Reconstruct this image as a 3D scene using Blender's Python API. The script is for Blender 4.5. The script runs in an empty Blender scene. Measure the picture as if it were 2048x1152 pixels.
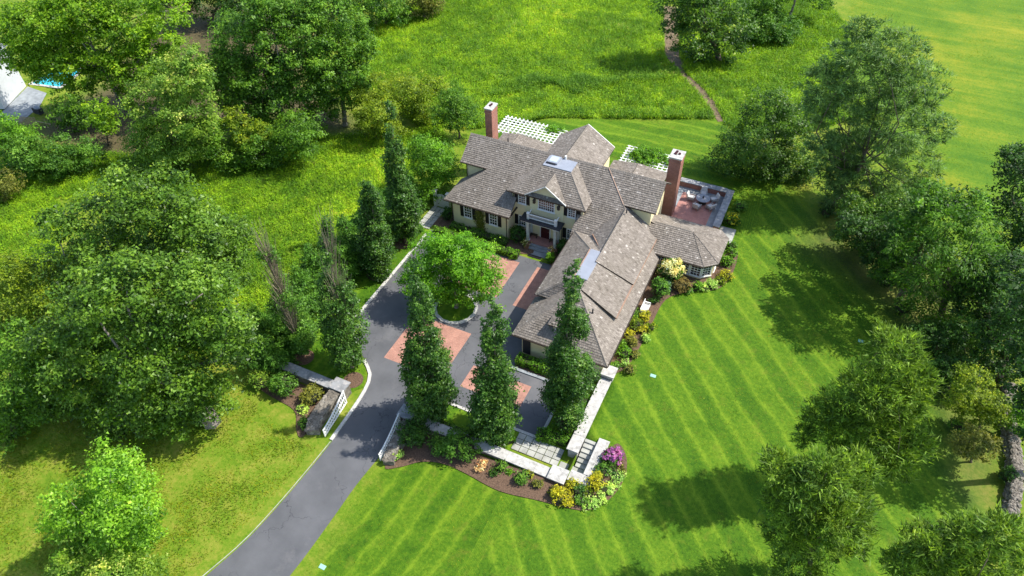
import bpy, bmesh, math, random
import numpy as np
from mathutils import Vector, Matrix
from mathutils.geometry import delaunay_2d_cdt
R = math.radians
rnd = random.Random(7)
rng = np.random.default_rng(11)
S = bpy.context.scene
COL = S.collection

# ------------------------------------------------------------ camera, sky, sun, exposure
CAMP = np.array([33.8468, -53.7992, 53.1])
FPX = 1420.0
CR = np.array([[0.90340099, 0.42847108, -0.01670862],
               [-0.29245547, 0.64418214, 0.70675255],
               [-0.31358642, 0.63359443, -0.7072635]])      # right, up, forward
cam = bpy.data.cameras.new('camera'); camo = bpy.data.objects.new('camera', cam); COL.objects.link(camo)
cam.sensor_width = 36; cam.lens = 36 * FPX / 2048; cam.clip_end = 3000; cam.clip_start = 0.5
camo.matrix_world = Matrix([[CR[0][i], CR[1][i], -CR[2][i], CAMP[i]] for i in range(3)] + [[0, 0, 0, 1]])
S.camera = camo
SUN_AZ, SUN_EL = 30.0, 53.0        # azimuth from +X towards +Y
w = bpy.data.worlds.new('World'); S.world = w; w.use_nodes = True
wn = w.node_tree.nodes; wl = w.node_tree.links
sky = wn.new('ShaderNodeTexSky'); sky.sky_type = 'NISHITA'; sky.sun_disc = False
sky.sun_elevation = R(SUN_EL); sky.sun_rotation = R(90 - SUN_AZ)
wl.new(sky.outputs['Color'], wn['Background'].inputs['Color']); wn['Background'].inputs['Strength'].default_value = 0.15
sun = bpy.data.lights.new('sun', 'SUN'); sun.energy = 3.7; sun.angle = R(0.55); sun.color = (1.0, 0.955, 0.88)
suno = bpy.data.objects.new('sun', sun); COL.objects.link(suno)
sd = Vector((math.cos(R(SUN_EL)) * math.cos(R(SUN_AZ)), math.cos(R(SUN_EL)) * math.sin(R(SUN_AZ)), math.sin(R(SUN_EL))))
suno.rotation_euler = sd.to_track_quat('Z', 'Y').to_euler(); suno.location = (40, 30, 60)
S.view_settings.view_transform = 'Standard'; S.view_settings.look = 'None'
S.view_settings.exposure = 0.88; S.view_settings.gamma = 1
S.cycles.max_bounces = 6; S.cycles.transparent_max_bounces = 4
S.cycles.use_denoising = True

# ------------------------------------------------------------ helpers: pixels to places, terrain
def ray(px, py):
    return (CR[0] * (px - 1024) - CR[1] * (py - 576) + CR[2] * FPX) / FPX
def at(px, py, z=0.0):
    d = ray(px, py); t = (z - CAMP[2]) / d[2]; return CAMP + t * d
def ss(a, b, v):
    t = np.clip((v - a) / (b - a), 0, 1); return t * t * (3 - 2 * t)
def hgt(x, y):
    x = np.asarray(x, float); y = np.asarray(y, float)
    L = 0.95 * np.maximum(ss(8, 24, x), ss(-2, 14, y) * ss(-14, 2, x))
    ns = ss(-25.65, -25.15, y); nn = 1 - ss(3, 6, y) * ss(-2, 1, x)
    mx = np.where(y < -13.2, 1 - ss(23.75, 24.2, x), 1 - ss(18, 22, x))
    m = mx * ns * nn
    stair = ((x > 24.1) & (x < 25.6) & (y > -24.9) & (y < -20.9))
    m = np.where(stair, 1, m)
    far = ss(30, 80, np.hypot(x - 12, y + 8))
    und = 0.35 * np.sin(x * .07 + 1.3) * np.cos(y * .06) + 0.2 * np.sin(x * .13 - y * .11)
    return (1 - m) * L + far * und - 0.25 * np.where(stair, 1, 0)
def hz(x, y): return float(hgt(x, y))
def gnd(px, py):
    z = 0.3
    for _ in range(6):
        p = at(px, py, z); z = hz(p[0], p[1])
    return at(px, py, z)
FH = np.array([CR[2][0], CR[2][1], 0]); FH /= np.linalg.norm(FH)
def lobe_at(base, px, py):
    d = ray(px, py); t = ((base - CAMP) @ FH) / (d @ FH); return CAMP + t * d
def mpp(p): return float((np.asarray(p) - CAMP) @ CR[2]) / FPX      # metres per pixel at a point

# ------------------------------------------------------------ materials
def new_mat(name):
    m = bpy.data.materials.new(name); m.use_nodes = True
    nt = m.node_tree; return m, nt.nodes, nt.links, nt.nodes['Principled BSDF']
def ramp(n, stops):
    r_ = n.new('ShaderNodeValToRGB'); e = r_.color_ramp.elements
    while len(e) < len(stops): e.new(0.5)
    for k, (p, c) in enumerate(stops): e[k].position = p; e[k].color = (*c, 1)
    return r_
def noise(n, l, scale, detail=4, src=None, rough=.55):
    t = n.new('ShaderNodeTexNoise'); t.inputs['Scale'].default_value = scale; t.inputs['Detail'].default_value = detail
    t.inputs['Roughness'].default_value = rough
    if src: l.new(src, t.inputs['Vector'])
    return t
def mixc(n, l, f, a, b, mode='MIX'):
    x = n.new('ShaderNodeMix'); x.data_type = 'RGBA'; x.blend_type = mode
    for k, v in ((0, f), (6, a), (7, b)):
        if hasattr(v, 'is_linked') or hasattr(v, 'links'): l.new(v, x.inputs[k])
        elif k == 0: x.inputs[0].default_value = v
        else: x.inputs[k].default_value = (*v, 1)
    return x.outputs[2]
def math_(n, l, op, a, b=None, c=None):
    x = n.new('ShaderNodeMath'); x.operation = op
    for k, v in enumerate((a, b, c)):
        if v is None: continue
        if isinstance(v, (int, float)): x.inputs[k].default_value = v
        else: l.new(v, x.inputs[k])
    return x.outputs[0]
def bump(n, l, h, p, strength=.4, dist=.05):
    b = n.new('ShaderNodeBump'); b.inputs['Strength'].default_value = strength; b.inputs['Distance'].default_value = dist
    l.new(h, b.inputs['Height']); l.new(b.outputs[0], p.inputs['Normal'])
def plain(name, c, rough=.6, var=.15, scale=3, spec=.3, bmp=.0, metal=0, stain=None):
    m, n, l, p = new_mat(name); tc = n.new('ShaderNodeTexCoord').outputs['Object']
    t = noise(n, l, scale, 5, tc); r_ = ramp(n, [(.3, tuple(v * (1 - var) for v in c)), (.7, tuple(min(1, v * (1 + var)) for v in c))])
    l.new(t.outputs[0], r_.inputs[0]); out = r_.outputs[0]
    if stain:
        t2 = noise(n, l, stain[0], 6, tc, .7); r2 = ramp(n, [(stain[1], (0, 0, 0)), (stain[2], (1, 1, 1))]); l.new(t2.outputs[0], r2.inputs[0])
        out = mixc(n, l, r2.outputs[0], out, stain[3])
    l.new(out, p.inputs['Base Color']); p.inputs['Roughness'].default_value = rough
    p.inputs['Specular IOR Level'].default_value = spec; p.inputs['Metallic'].default_value = metal
    if bmp: bump(n, l, t.outputs[0], p, bmp)
    return m
def foliage(name, dark, light, rough=.5, trans=.3, tip=None, upn=0):
    m, n, l, p = new_mat(name)
    a = n.new('ShaderNodeAttribute'); a.attribute_name = 'tint'
    g_ = lambda c: (min(.9, c[0] * 1.66), min(.9, c[1] * 1.78), min(.9, c[2] * 1.05))
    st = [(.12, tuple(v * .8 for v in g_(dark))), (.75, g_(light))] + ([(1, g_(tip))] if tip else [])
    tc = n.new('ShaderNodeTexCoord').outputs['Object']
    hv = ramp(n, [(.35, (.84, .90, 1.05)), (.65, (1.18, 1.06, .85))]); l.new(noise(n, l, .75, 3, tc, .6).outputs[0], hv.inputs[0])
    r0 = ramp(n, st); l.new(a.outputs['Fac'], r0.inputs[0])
    class _O: pass
    r_ = _O(); r_.outputs = [mixc(n, l, 1.0, r0.outputs[0], hv.outputs[0], 'MULTIPLY')]
    l.new(r_.outputs[0], p.inputs['Base Color']); p.inputs['Roughness'].default_value = rough
    p.inputs['Specular IOR Level'].default_value = .28
    if upn:      # thin blades shade like the sward they belong to
        ge = n.new('ShaderNodeNewGeometry'); mv = n.new('ShaderNodeMix'); mv.data_type = 'VECTOR'; mv.inputs[0].default_value = upn
        l.new(ge.outputs['Normal'], mv.inputs[4]); mv.inputs[5].default_value = (0, 0, 1); l.new(mv.outputs[1], p.inputs['Normal'])
    tr = n.new('ShaderNodeBsdfTranslucent'); g = mixc(n, l, 1.0, r_.outputs[0], (1.5, 1.5, .6), 'MULTIPLY'); l.new(g, tr.inputs[0])
    mx = n.new('ShaderNodeMixShader'); mx.inputs[0].default_value = min(.5, trans + .08)
    l.new(p.outputs[0], mx.inputs[1]); l.new(tr.outputs[0], mx.inputs[2])
    l.new(mx.outputs[0], n['Material Output'].inputs[0])
    return m
M = {}
def mk_ground():
    m, n, l, p = new_mat('grass_ground'); tc = n.new('ShaderNodeTexCoord').outputs['Object']
    A = lambda s: (lambda q: (setattr(q, 'attribute_name', s), q.outputs['Fac'])[1])(n.new('ShaderNodeAttribute'))
    lawn, sp, field, soil = A('lawn'), A('stripe'), A('field'), A('soil')
    fine = noise(n, l, 3.2, 7, tc, .8); mid = noise(n, l, .55, 4, tc); big = noise(n, l, .1, 3, tc)
    lw = ramp(n, [(.30, (.026, .085, .003)), (.5, (.066, .150, .005)), (.74, (.150, .245, .012))]); 
    f = math_(n, l, 'MULTIPLY_ADD', fine.outputs[0], .9, math_(n, l, 'MULTIPLY_ADD', mid.outputs[0], .30, math_(n, l, 'MULTIPLY_ADD', big.outputs[0], .12, -.14)))
    # mowing: alternate passes plus thin pale wheel lines
    wob = math_(n, l, 'MULTIPLY_ADD', noise(n, l, .22, 2, tc).outputs[0], 1.0, sp)
    fr = math_(n, l, 'FRACT', math_(n, l, 'MULTIPLY', wob, 1 / 1.9))
    tri = math_(n, l, 'ABSOLUTE', math_(n, l, 'SUBTRACT', fr, .5))
    ln = ramp(n, [(.28, (0, 0, 0)), (.48, (1, 1, 1))]); l.new(tri, ln.inputs[0])
    brk = ramp(n, [(.34, (.35, .35, .35)), (.62, (1, 1, 1))]); l.new(noise(n, l, .7, 5, tc).outputs[0], brk.inputs[0])
    fr2 = math_(n, l, 'GREATER_THAN', math_(n, l, 'FRACT', math_(n, l, 'MULTIPLY', wob, 1 / 3.8)), .5)
    f2 = math_(n, l, 'ADD', f, math_(n, l, 'MULTIPLY', math_(n, l, 'MULTIPLY', ln.outputs[0], brk.outputs[0]), .21))
    f3 = math_(n, l, 'ADD', f2, math_(n, l, 'MULTIPLY_ADD', fr2, .09, -.07))
    l.new(f3, lw.inputs[0])
    yel = ramp(n, [(.55, (0, 0, 0)), (.75, (1, 1, 1))]); l.new(noise(n, l, .9, 5, tc, .7).outputs[0], yel.inputs[0])
    lawnc = mixc(n, l, math_(n, l, 'MULTIPLY', yel.outputs[0], .55), lw.outputs[0], (.15, .165, .018))
    rg = ramp(n, [(.36, (.050, .118, .006)), (.50, (.115, .200, .010)), (.62, (.22, .24, .03)), (.74, (.31, .28, .09))])
    rf = math_(n, l, 'MULTIPLY_ADD', fine.outputs[0], .45, math_(n, l, 'MULTIPLY', noise(n, l, .45, 7, tc, .75).outputs[0], .62)); l.new(rf, rg.inputs[0])
    fg = ramp(n, [(.40, (.050, .135, .006)), (.54, (.105, .190, .008)), (.68, (.23, .25, .014))])
    ff = math_(n, l, 'MULTIPLY_ADD', fine.outputs[0], .45, math_(n, l, 'MULTIPLY', noise(n, l, .07, 6, tc, .65).outputs[0], .62)); mpv = n.new('ShaderNodeMapping'); l.new(tc, mpv.inputs[0]); mpv.inputs['Rotation'].default_value = (0, 0, R(-32)); mpv.inputs['Scale'].default_value = (.04, .55, 1)
    stk = noise(n, l, 1.0, 4, mpv.outputs[0]); ff = math_(n, l, 'ADD', ff, math_(n, l, 'MULTIPLY_ADD', stk.outputs[0], .34, -.17)); l.new(ff, fg.inputs[0])
    c = mixc(n, l, lawn, rg.outputs[0], lawnc)
    c = mixc(n, l, field, c, fg.outputs[0])
    sl = ramp(n, [(.3, (.045, .030, .018)), (.7, (.13, .095, .06))]); l.new(fine.outputs[0], sl.inputs[0])
    c = mixc(n, l, soil, c, sl.outputs[0])  # soil mask also holds the shade painted beneath the walnut
    l.new(c, p.inputs['Base Color']); p.inputs['Roughness'].default_value = .8; p.inputs['Specular IOR Level'].default_value = .15
    bump(n, l, fine.outputs[0], p, .5, .08)
    return m
def mk_asphalt():
    m, n, l, p = new_mat('asphalt'); tc = n.new('ShaderNodeTexCoord').outputs['Object']
    a = noise(n, l, .35, 5, tc); b = noise(n, l, 40, 3, tc)
    r_ = ramp(n, [(.3, (.078, .080, .085)), (.7, (.122, .123, .129))]); l.new(a.outputs[0], r_.inputs[0])
    c = mixc(n, l, .25, r_.outputs[0], b.outputs[1], 'SOFT_LIGHT')
    wv = n.new('ShaderNodeVectorMath'); wv.operation = 'ADD'; l.new(tc, wv.inputs[0])
    wn_ = noise(n, l, .8, 3, tc); sc = n.new('ShaderNodeVectorMath'); sc.operation = 'SCALE'; sc.inputs[3].default_value = 2.6
    l.new(wn_.outputs[1], sc.inputs[0]); l.new(sc.outputs[0], wv.inputs[1])
    v = n.new('ShaderNodeTexVoronoi'); v.feature = 'DISTANCE_TO_EDGE'; v.inputs['Scale'].default_value = .26; l.new(wv.outputs[0], v.inputs['Vector'])
    cr = ramp(n, [(.003, (1, 1, 1)), (.009, (0, 0, 0))]); l.new(v.outputs[0], cr.inputs[0])
    mk = ramp(n, [(.38, (0, 0, 0)), (.52, (1, 1, 1))]); l.new(noise(n, l, .16, 2, tc).outputs[0], mk.inputs[0])
    c = mixc(n, l, math_(n, l, 'MULTIPLY', cr.outputs[0], math_(n, l, 'MULTIPLY', mk.outputs[0], .75)), c, (.035, .036, .042))
    st = ramp(n, [(.58, (0, 0, 0)), (.75, (1, 1, 1))]); l.new(noise(n, l, .22, 6, tc, .7).outputs[0], st.inputs[0])
    c = mixc(n, l, math_(n, l, 'MULTIPLY', st.outputs[0], .55), c, (.19, .18, .175))
    l.new(c, p.inputs['Base Color']); p.inputs['Roughness'].default_value = .75; bump(n, l, b.outputs[0], p, .3, .01)
    return m
def mk_brick(name, c1, c2, mortar, scale, rot=0, vertical=False):
    m, n, l, p = new_mat(name); tc = n.new('ShaderNodeTexCoord').outputs['Object']
    mp = n.new('ShaderNodeMapping'); l.new(tc, mp.inputs[0]); mp.inputs['Rotation'].default_value = (0, 0, rot)
    src = mp.outputs[0]
    if vertical:      # wrap round a square stack: x+y across, z up
        s = n.new('ShaderNodeSeparateXYZ'); l.new(tc, s.inputs[0]); cb = n.new('ShaderNodeCombineXYZ')
        l.new(math_(n, l, 'ADD', s.outputs[0], s.outputs[1]), cb.inputs[0]); l.new(s.outputs[2], cb.inputs[1]); src = cb.outputs[0]
    b = n.new('ShaderNodeTexBrick'); b.inputs['Scale'].default_value = scale; l.new(src, b.inputs[0])
    b.inputs['Color1'].default_value = (*c1, 1); b.inputs['Color2'].default_value = (*c2, 1); b.inputs['Mortar'].default_value = (*mortar, 1)
    b.inputs['Mortar Size'].default_value = .02; b.inputs['Bias'].default_value = 0
    t = noise(n, l, 1.2, 5, tc, .65); c = mixc(n, l, .55, b.outputs[0], t.outputs[0], 'OVERLAY')
    l.new(c, p.inputs['Base Color']); p.inputs['Roughness'].default_value = .8; bump(n, l, b.outputs['Fac'], p, -.3, .01)
    return m
def mk_shingle():
    m, n, l, p = new_mat('weathered_cedar_shingle'); tc = n.new('ShaderNodeTexCoord').outputs['Object']
    a = n.new('ShaderNodeAttribute'); a.attribute_name = 'tint'
    r_ = ramp(n, [(0, (.130, .113, .097)), (.45, (.225, .199, .172)), (.8, (.300, .268, .235)), (1, (.46, .43, .39))]); l.new(a.outputs['Fac'], r_.inputs[0])
    t = noise(n, l, .5, 5, tc, .65); r2 = ramp(n, [(.3, (.86, .84, .79)), (.7, (1.08, 1.06, 1.04))]); l.new(t.outputs[0], r2.inputs[0])
    c = mixc(n, l, 1, r_.outputs[0], r2.outputs[0], 'MULTIPLY')
    l.new(c, p.inputs['Base Color']); p.inputs['Roughness'].default_value = .85; p.inputs['Specular IOR Level'].default_value = .2
    return m
def mk_stone():
    m, n, l, p = new_mat('fieldstone'); tc = n.new('ShaderNodeTexCoord').outputs['Object']
    v = n.new('ShaderNodeTexVoronoi'); v.inputs['Scale'].default_value = 3.2; l.new(tc, v.inputs['Vector'])
    r_ = ramp(n, [(0, (.10, .085, .065)), (.5, (.19, .165, .13)), (1, (.31, .28, .23))]); l.new(v.outputs['Color'], r_.inputs[0])
    e = n.new('ShaderNodeTexVoronoi'); e.feature = 'DISTANCE_TO_EDGE'; e.inputs['Scale'].default_value = 3.2; l.new(tc, e.inputs['Vector'])
    er = ramp(n, [(.0, (1, 1, 1)), (.06, (0, 0, 0))]); l.new(e.outputs[0], er.inputs[0])
    c = mixc(n, l, er.outputs[0], r_.outputs[0], (.07, .06, .05)); l.new(c, p.inputs['Base Color']); p.inputs['Roughness'].default_value = .9
    bump(n, l, e.outputs[0], p, .6, .05); return m
M['ground'] = mk_ground(); M['asphalt'] = mk_asphalt(); M['shingle'] = mk_shingle(); M['stone'] = mk_stone()
M['brickpave'] = mk_brick('brick_paving', (.33, .15, .105), (.44, .215, .155), (.30, .20, .16), 4.4)
M['patio'] = mk_brick('patio_brick', (.36, .15, .12), (.45, .20, .16), (.30, .20, .17), 5.0, R(45))
M['chim'] = mk_brick('chimney_brick', (.26, .095, .065), (.34, .14, .10), (.30, .20, .16), 4.2, vertical=True)
M['cream'] = plain('cream_clapboard', (.84, .73, .44), .6, .06, 1.2, stain=(1.5, .6, .85, (.70, .60, .36)))
M['white'] = plain('white_paint', (.78, .77, .73), .45, .05, 2)
M['offwhite'] = plain('weathered_white', (.66, .65, .60), .6, .1, 2)
M['cap'] = plain('limestone_cap', (.46, .445, .41), .8, .22, 2.5, stain=(1.8, .52, .72, (.20, .19, .17)), bmp=.2)
M['capdark'] = plain('bluestone_cap', (.26, .265, .27), .7, .3, 1.4, stain=(2.2, .5, .7, (.48, .45, .42)))
M['blue'] = plain('bluestone', (.25, .27, .28), .7, .25, 1.5)
M['flag'] = plain('flagstone', (.36, .36, .32), .8, .25, 1.1)
M['lead'] = plain('grey_metal_roofing', (.27, .29, .33), .4, .1, 1.2, spec=.5)
M['black'] = plain('black_shutter_paint', (.014, .014, .016), .45, .2, 4)
M['trim'] = plain('dark_roof_membrane', (.035, .035, .04), .6, .3, 2)
M['door'] = plain('dark_red_door', (.060, .012, .014), .35, .15, 3)
M['copper'] = plain('copper_flashing', (.30, .19, .13), .5, .25, 2)
M['bronze'] = plain('dark_bronze', (.05, .038, .028), .5, .3, 4)
M['mulch'] = plain('bark_mulch', (.125, .078, .050), .95, .45, 9, bmp=.6)
M['kerb'] = plain('granite_kerb', (.50, .485, .44), .8, .2, 4)
M['bark'] = plain('bark', (.15, .115, .085), .95, .35, 5, bmp=.6)
M['barkgrey'] = plain('grey_bark', (.25, .215, .18), .95, .3, 5, bmp=.6)
M['twig'] = plain('dry_twigs', (.27, .22, .15), .9, .3, 6)
M['core'] = plain('painted_shade_core', (.030, .034, .014), .95, .4, 6)  # near-black fill: interior shade painted into shrub and hedge cores
M['cushion'] = plain('pale_cushion', (.55, .53, .50), .9, .08, 5)
M['wicker'] = plain('grey_wicker', (.30, .28, .26), .8, .3, 30)
M['tabletop'] = plain('grey_stone_top', (.26, .27, .30), .5, .2, 6)
M['terracotta'] = plain('terracotta', (.30, .15, .09), .8, .2, 6)
M['poolw'] = plain('pool_water', (.03, .42, .50), .08, .15, 2, spec=.5)
M['wood'] = plain('weathered_wood', (.30, .23, .16), .85, .25, 4)
M['dirt'] = plain('dirt_path', (.17, .125, .075), .95, .35, 2, bmp=.4)
M['greenlid'] = plain('pale_green_plastic', (.30, .55, .42), .5, .1, 3)
def mk_glass():
    m, n, l, p = new_mat('window_glass'); p.inputs['Base Color'].default_value = (.018, .022, .026, 1)
    p.inputs['Roughness'].default_value = .06; p.inputs['Specular IOR Level'].default_value = .9; return m
M['glass'] = mk_glass()
sg, n_, l_, p_ = new_mat('skylight_glass'); p_.inputs['Base Color'].default_value = (.42, .50, .50, 1); p_.inputs['Roughness'].default_value = .1; M['skyglass'] = sg
F_ = {}
F_['oak'] = foliage('oak_leaves', (.024, .056, .009), (.092, .168, .022), .42, .28, (.165, .24, .05))
F_['maple'] = foliage('maple_leaves', (.055, .13, .012), (.17, .30, .03), .45, .35, (.33, .42, .12))
F_['walnut'] = foliage('walnut_leaves', (.045, .105, .007), (.16, .265, .018), .5, .35, (.26, .34, .03))
F_['blossom'] = foliage('pale_blossom_leaves', (.05, .11, .014), (.15, .23, .04), .55, .3, (.36, .36, .14))
F_['mid'] = foliage('mixed_leaves', (.025, .07, .009), (.095, .185, .022), .5, .3, (.15, .24, .035))
F_['yellow'] = foliage('yellow_green_leaves', (.055, .095, .008), (.155, .205, .014), .55, .3, (.25, .26, .025))
F_['hornbeam'] = foliage('hornbeam_leaves', (.016, .044, .010), (.058, .125, .026), .4, .25, (.14, .21, .07))
F_['hemlock'] = foliage('hemlock_needles', (.024, .066, .012), (.080, .180, .028), .55, .25, (.13, .25, .04))
F_['bright'] = foliage('bright_maple_leaves', (.048, .130, .008), (.120, .265, .018), .5, .35, (.20, .34, .035))
F_['pine'] = foliage('pine_needles', (.036, .072, .030), (.13, .205, .095), .5, .3, (.22, .31, .17))
F_['round'] = foliage('small_tree_leaves', (.016, .048, .007), (.062, .125, .016), .45, .25, (.20, .25, .035))
F_['locust'] = foliage('locust_leaves', (.014, .045, .006), (.068, .150, .014), .5, .3, (.14, .26, .025))
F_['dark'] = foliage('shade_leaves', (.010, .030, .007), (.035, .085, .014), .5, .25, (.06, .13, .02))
F_['cedar'] = foliage('cedar_sprays', (.036, .070, .014), (.125, .195, .040), .6, .3, (.20, .29, .06))
F_['box'] = foliage('boxwood_leaves', (.012, .036, .007), (.036, .090, .014), .5, .2, (.06, .13, .02))
F_['hedge'] = foliage('hedge_leaves', (.035, .090, .008), (.105, .225, .016), .5, .3, (.17, .30, .03))
F_['shrub'] = foliage('shrub_leaves', (.028, .075, .012), (.085, .175, .028), .5, .3, (.15, .25, .05))
F_['olive'] = foliage('olive_shrub_leaves', (.055, .065, .016), (.15, .15, .035), .55, .25, (.24, .22, .06))
F_['red'] = foliage('bronze_shrub_leaves', (.06, .045, .020), (.16, .115, .05), .55, .25, (.22, .20, .06))
F_['pale'] = foliage('variegated_leaves', (.14, .24, .06), (.33, .44, .15), .55, .3, (.55, .62, .32))
F_['gold'] = foliage('golden_leaves', (.12, .13, .01), (.32, .29, .02), .55, .3, (.50, .44, .04))
F_['cream'] = foliage('cream_flowers', (.40, .30, .17), (.70, .58, .42), .7, .3, (.85, .80, .68))
F_['pink'] = foliage('pink_flowers', (.40, .16, .13), (.65, .42, .36), .7, .3, (.80, .72, .66))
F_['purple'] = foliage('purple_flowers', (.15, .035, .24), (.30, .085, .42), .7, .3, (.42, .22, .55))
F_['meadow'] = foliage('meadow_blades', (.085, .180, .010), (.225, .345, .016), .6, .3, (.40, .37, .06), .7)
F_['weeds'] = foliage('tall_weeds', (.06, .14, .010), (.14, .24, .02), .6, .3, (.30, .26, .12), .5)
F_['rough'] = foliage('rough_grass_blades', (.100, .155, .008), (.185, .21, .014), .6, .3, (.33, .27, .07), .95)
F_['blue'] = foliage('blue_spruce_needles', (.06, .11, .10), (.16, .24, .22), .6, .2, (.24, .33, .30))

# ------------------------------------------------------------ object helpers
def link(o): COL.objects.link(o); return o
def tag(o, label=None, cat=None, group=None, kind=None):
    if label: o['label'] = label
    if cat: o['category'] = cat
    if group: o['group'] = group
    if kind: o['kind'] = kind
    return o
def empty(name, loc, label, cat, group=None, rz=0):
    o = link(bpy.data.objects.new(name, None)); o.location = loc; o.rotation_euler = (0, 0, rz); o.empty_display_size = .3
    return tag(o, label, cat, group)
def put(name, me, parent=None, local=False):
    o = link(bpy.data.objects.new(name, me))
    if parent is not None:
        o.parent = parent
        if not local:
            r_ = parent
            while r_.parent is not None: r_ = r_.parent
            if parent is r_: o.matrix_parent_inverse = (Matrix.Translation(r_.location) @ Matrix.Rotation(r_.rotation_euler.z, 4, 'Z')).inverted()
    return o
class MB:
    def __init__(s): s.v = []; s.f = []
    def poly(s, pts):
        b = len(s.v); s.v += [tuple(p) for p in pts]; s.f.append(list(range(b, b + len(pts)))); return s
    def hexa(s, p):       # 8 corners: bottom 4 ccw, top 4 ccw
        b = len(s.v); s.v += [tuple(q) for q in p]
        s.f += [[b + i for i in q] for q in ((3, 2, 1, 0), (4, 5, 6, 7), (0, 1, 5, 4), (1, 2, 6, 5), (2, 3, 7, 6), (3, 0, 4, 7))]; return s
    def box(s, x0, x1, y0, y1, z0, z1):
        return s.hexa([(x0, y0, z0), (x1, y0, z0), (x1, y1, z0), (x0, y1, z0), (x0, y0, z1), (x1, y0, z1), (x1, y1, z1), (x0, y1, z1)])
    def obox(s, o, u, nrm, u0, u1, d0, d1, z0, z1):       # box in a wall frame: o origin, u along, nrm outward
        o, u, nrm = np.array(o, float), np.array(u, float), np.array(nrm, float); Z = np.array([0, 0, 1.])
        q = [(u0, d1), (u1, d1), (u1, d0), (u0, d0)]
        return s.hexa([o + u * a + nrm * b + Z * z0 for a, b in q] + [o + u * a + nrm * b + Z * z1 for a, b in q])
    def prism(s, pts, z0, z1):
        n = len(pts); b = len(s.v); s.v += [(p[0], p[1], z0) for p in pts] + [(p[0], p[1], z1) for p in pts]
        s.f.append([b + i for i in range(n)][::-1]); s.f.append([b + n + i for i in range(n)])
        for i in range(n): j = (i + 1) % n; s.f.append([b + i, b + j, b + n + j, b + n + i])
        return s
    def solid(s, pts, off):        # extrude a 3-D polygon by a vector
        n = len(pts); b = len(s.v); off = np.array(off)
        s.v += [tuple(p) for p in pts] + [tuple(np.array(p) + off) for p in pts]
        s.f.append([b + i for i in range(n)]); s.f.append([b + n + i for i in range(n)][::-1])
        for i in range(n): j = (i + 1) % n; s.f.append([b + j, b + i, b + n + i, b + n + j])
        return s
    def tube(s, a, b_, ra, rb, n=6):
        a = np.array(a, float); c = np.array(b_, float); d = c - a; d /= (np.linalg.norm(d) + 1e-9)
        x = np.cross(d, (0, 0, 1.) if abs(d[2]) < .9 else (1., 0, 0)); x /= np.linalg.norm(x); y = np.cross(d, x)
        k = len(s.v)
        for P, r_ in ((a, ra), (c, rb)):
            for i in range(n):
                t = 2 * math.pi * i / n; s.v.append(tuple(P + r_ * (math.cos(t) * x + math.sin(t) * y)))
        for i in range(n): j = (i + 1) % n; s.f.append([k + i, k + j, k + n + j, k + n + i])
        s.f.append([k + i for i in range(n)][::-1]); s.f.append([k + n + i for i in range(n)]); return s
    def cyl(s, x, y, z0, z1, r_, n=16, r2=None): return s.tube((x, y, z0), (x, y, z1), r_, r_ if r2 is None else r2, n)
    def ell(s, c, r_, nu=12, nv=8):
        k = len(s.v)
        for j in range(nv + 1):
            ph = math.pi * j / nv
            for i in range(nu):
                t = 2 * math.pi * i / nu; s.v.append((c[0] + r_[0] * math.sin(ph) * math.cos(t), c[1] + r_[1] * math.sin(ph) * math.sin(t), c[2] + r_[2] * math.cos(ph)))
        for j in range(nv):
            for i in range(nu): i2 = (i + 1) % nu; s.f.append([k + j * nu + i, k + (j + 1) * nu + i, k + (j + 1) * nu + i2, k + j * nu + i2])
        return s
    def mesh(s, name, mat, smooth=False):
        me = bpy.data.meshes.new(name); me.from_pydata(s.v, [], s.f); me.materials.append(mat); me.update()
        if smooth: me.polygons.foreach_set('use_smooth', [True] * len(me.polygons))
        return me
    def build(s, name, mat, parent=None, smooth=False, local=False):
        return put(name, s.mesh(name, mat, smooth), parent, local)
def quads_mesh(name, V, mat, tint, k=4):       # V (n,k,3)
    n = len(V); me = bpy.data.meshes.new(name)
    me.vertices.add(n * k); me.vertices.foreach_set('co', V.reshape(-1).astype(np.float32))
    me.loops.add(n * k); me.loops.foreach_set('vertex_index', np.arange(n * k, dtype=np.int32))
    me.polygons.add(n); me.polygons.foreach_set('loop_start', np.arange(0, n * k, k, dtype=np.int32))
    me.polygons.foreach_set('loop_total', np.full(n, k, dtype=np.int32))
    a = me.attributes.new('tint', 'FLOAT', 'POINT'); a.data.foreach_set('value', np.repeat(np.clip(tint, 0, 1), k).astype(np.float32))
    me.materials.append(mat); me.update(calc_edges=True); return me

# ------------------------------------------------------------ terrain
def inpoly(x, y, P):
    x = np.asarray(x); y = np.asarray(y); c = np.zeros(x.shape, bool); n = len(P)
    for i in range(n):
        x1, y1 = P[i]; x2, y2 = P[(i + 1) % n]
        if y1 == y2: continue
        c ^= ((y1 > y) != (y2 > y)) & (x < (x2 - x1) * (y - y1) / (y2 - y1) + x1)
    return c
LAWN = [(8.6, -90), (9.0, -29.4), (10.0, -25.4), (24, -25.4), (24, -12), (22, 2), (22, 9), (-1.5, 9), (-6, 14), (-8, 19), (-1.8, 23.4), (6, 26.5), (15.7, 30.7), (22.5, 33.6), (27, 30), (36, 20), (42, 12), (49, 4), (52, -2), (54, -14), (58, -90)]
HAY = [(40, 40), (46, 24), (52, 8), (75, -5), (200, -20), (200, 200), (30, 200), (34, 60)]
SOIL_AND_SHADE = [[(36, 12), (40, 22), (50, 14), (55, 6), (56, -14), (53, -14), (51, -3), (46, 6)], [(-62, 28), (-50, 24), (-45, 34), (-58, 40)], [(-40, 12), (-26, 10), (-22, 14), (-36, 20)], [(-64, -6), (-44, -8), (-38, 4), (-34, 14), (-48, 40), (-80, 36), (-64, 8)]]  # bare soil; last patch is tree shade painted into the ground by the walnut
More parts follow.
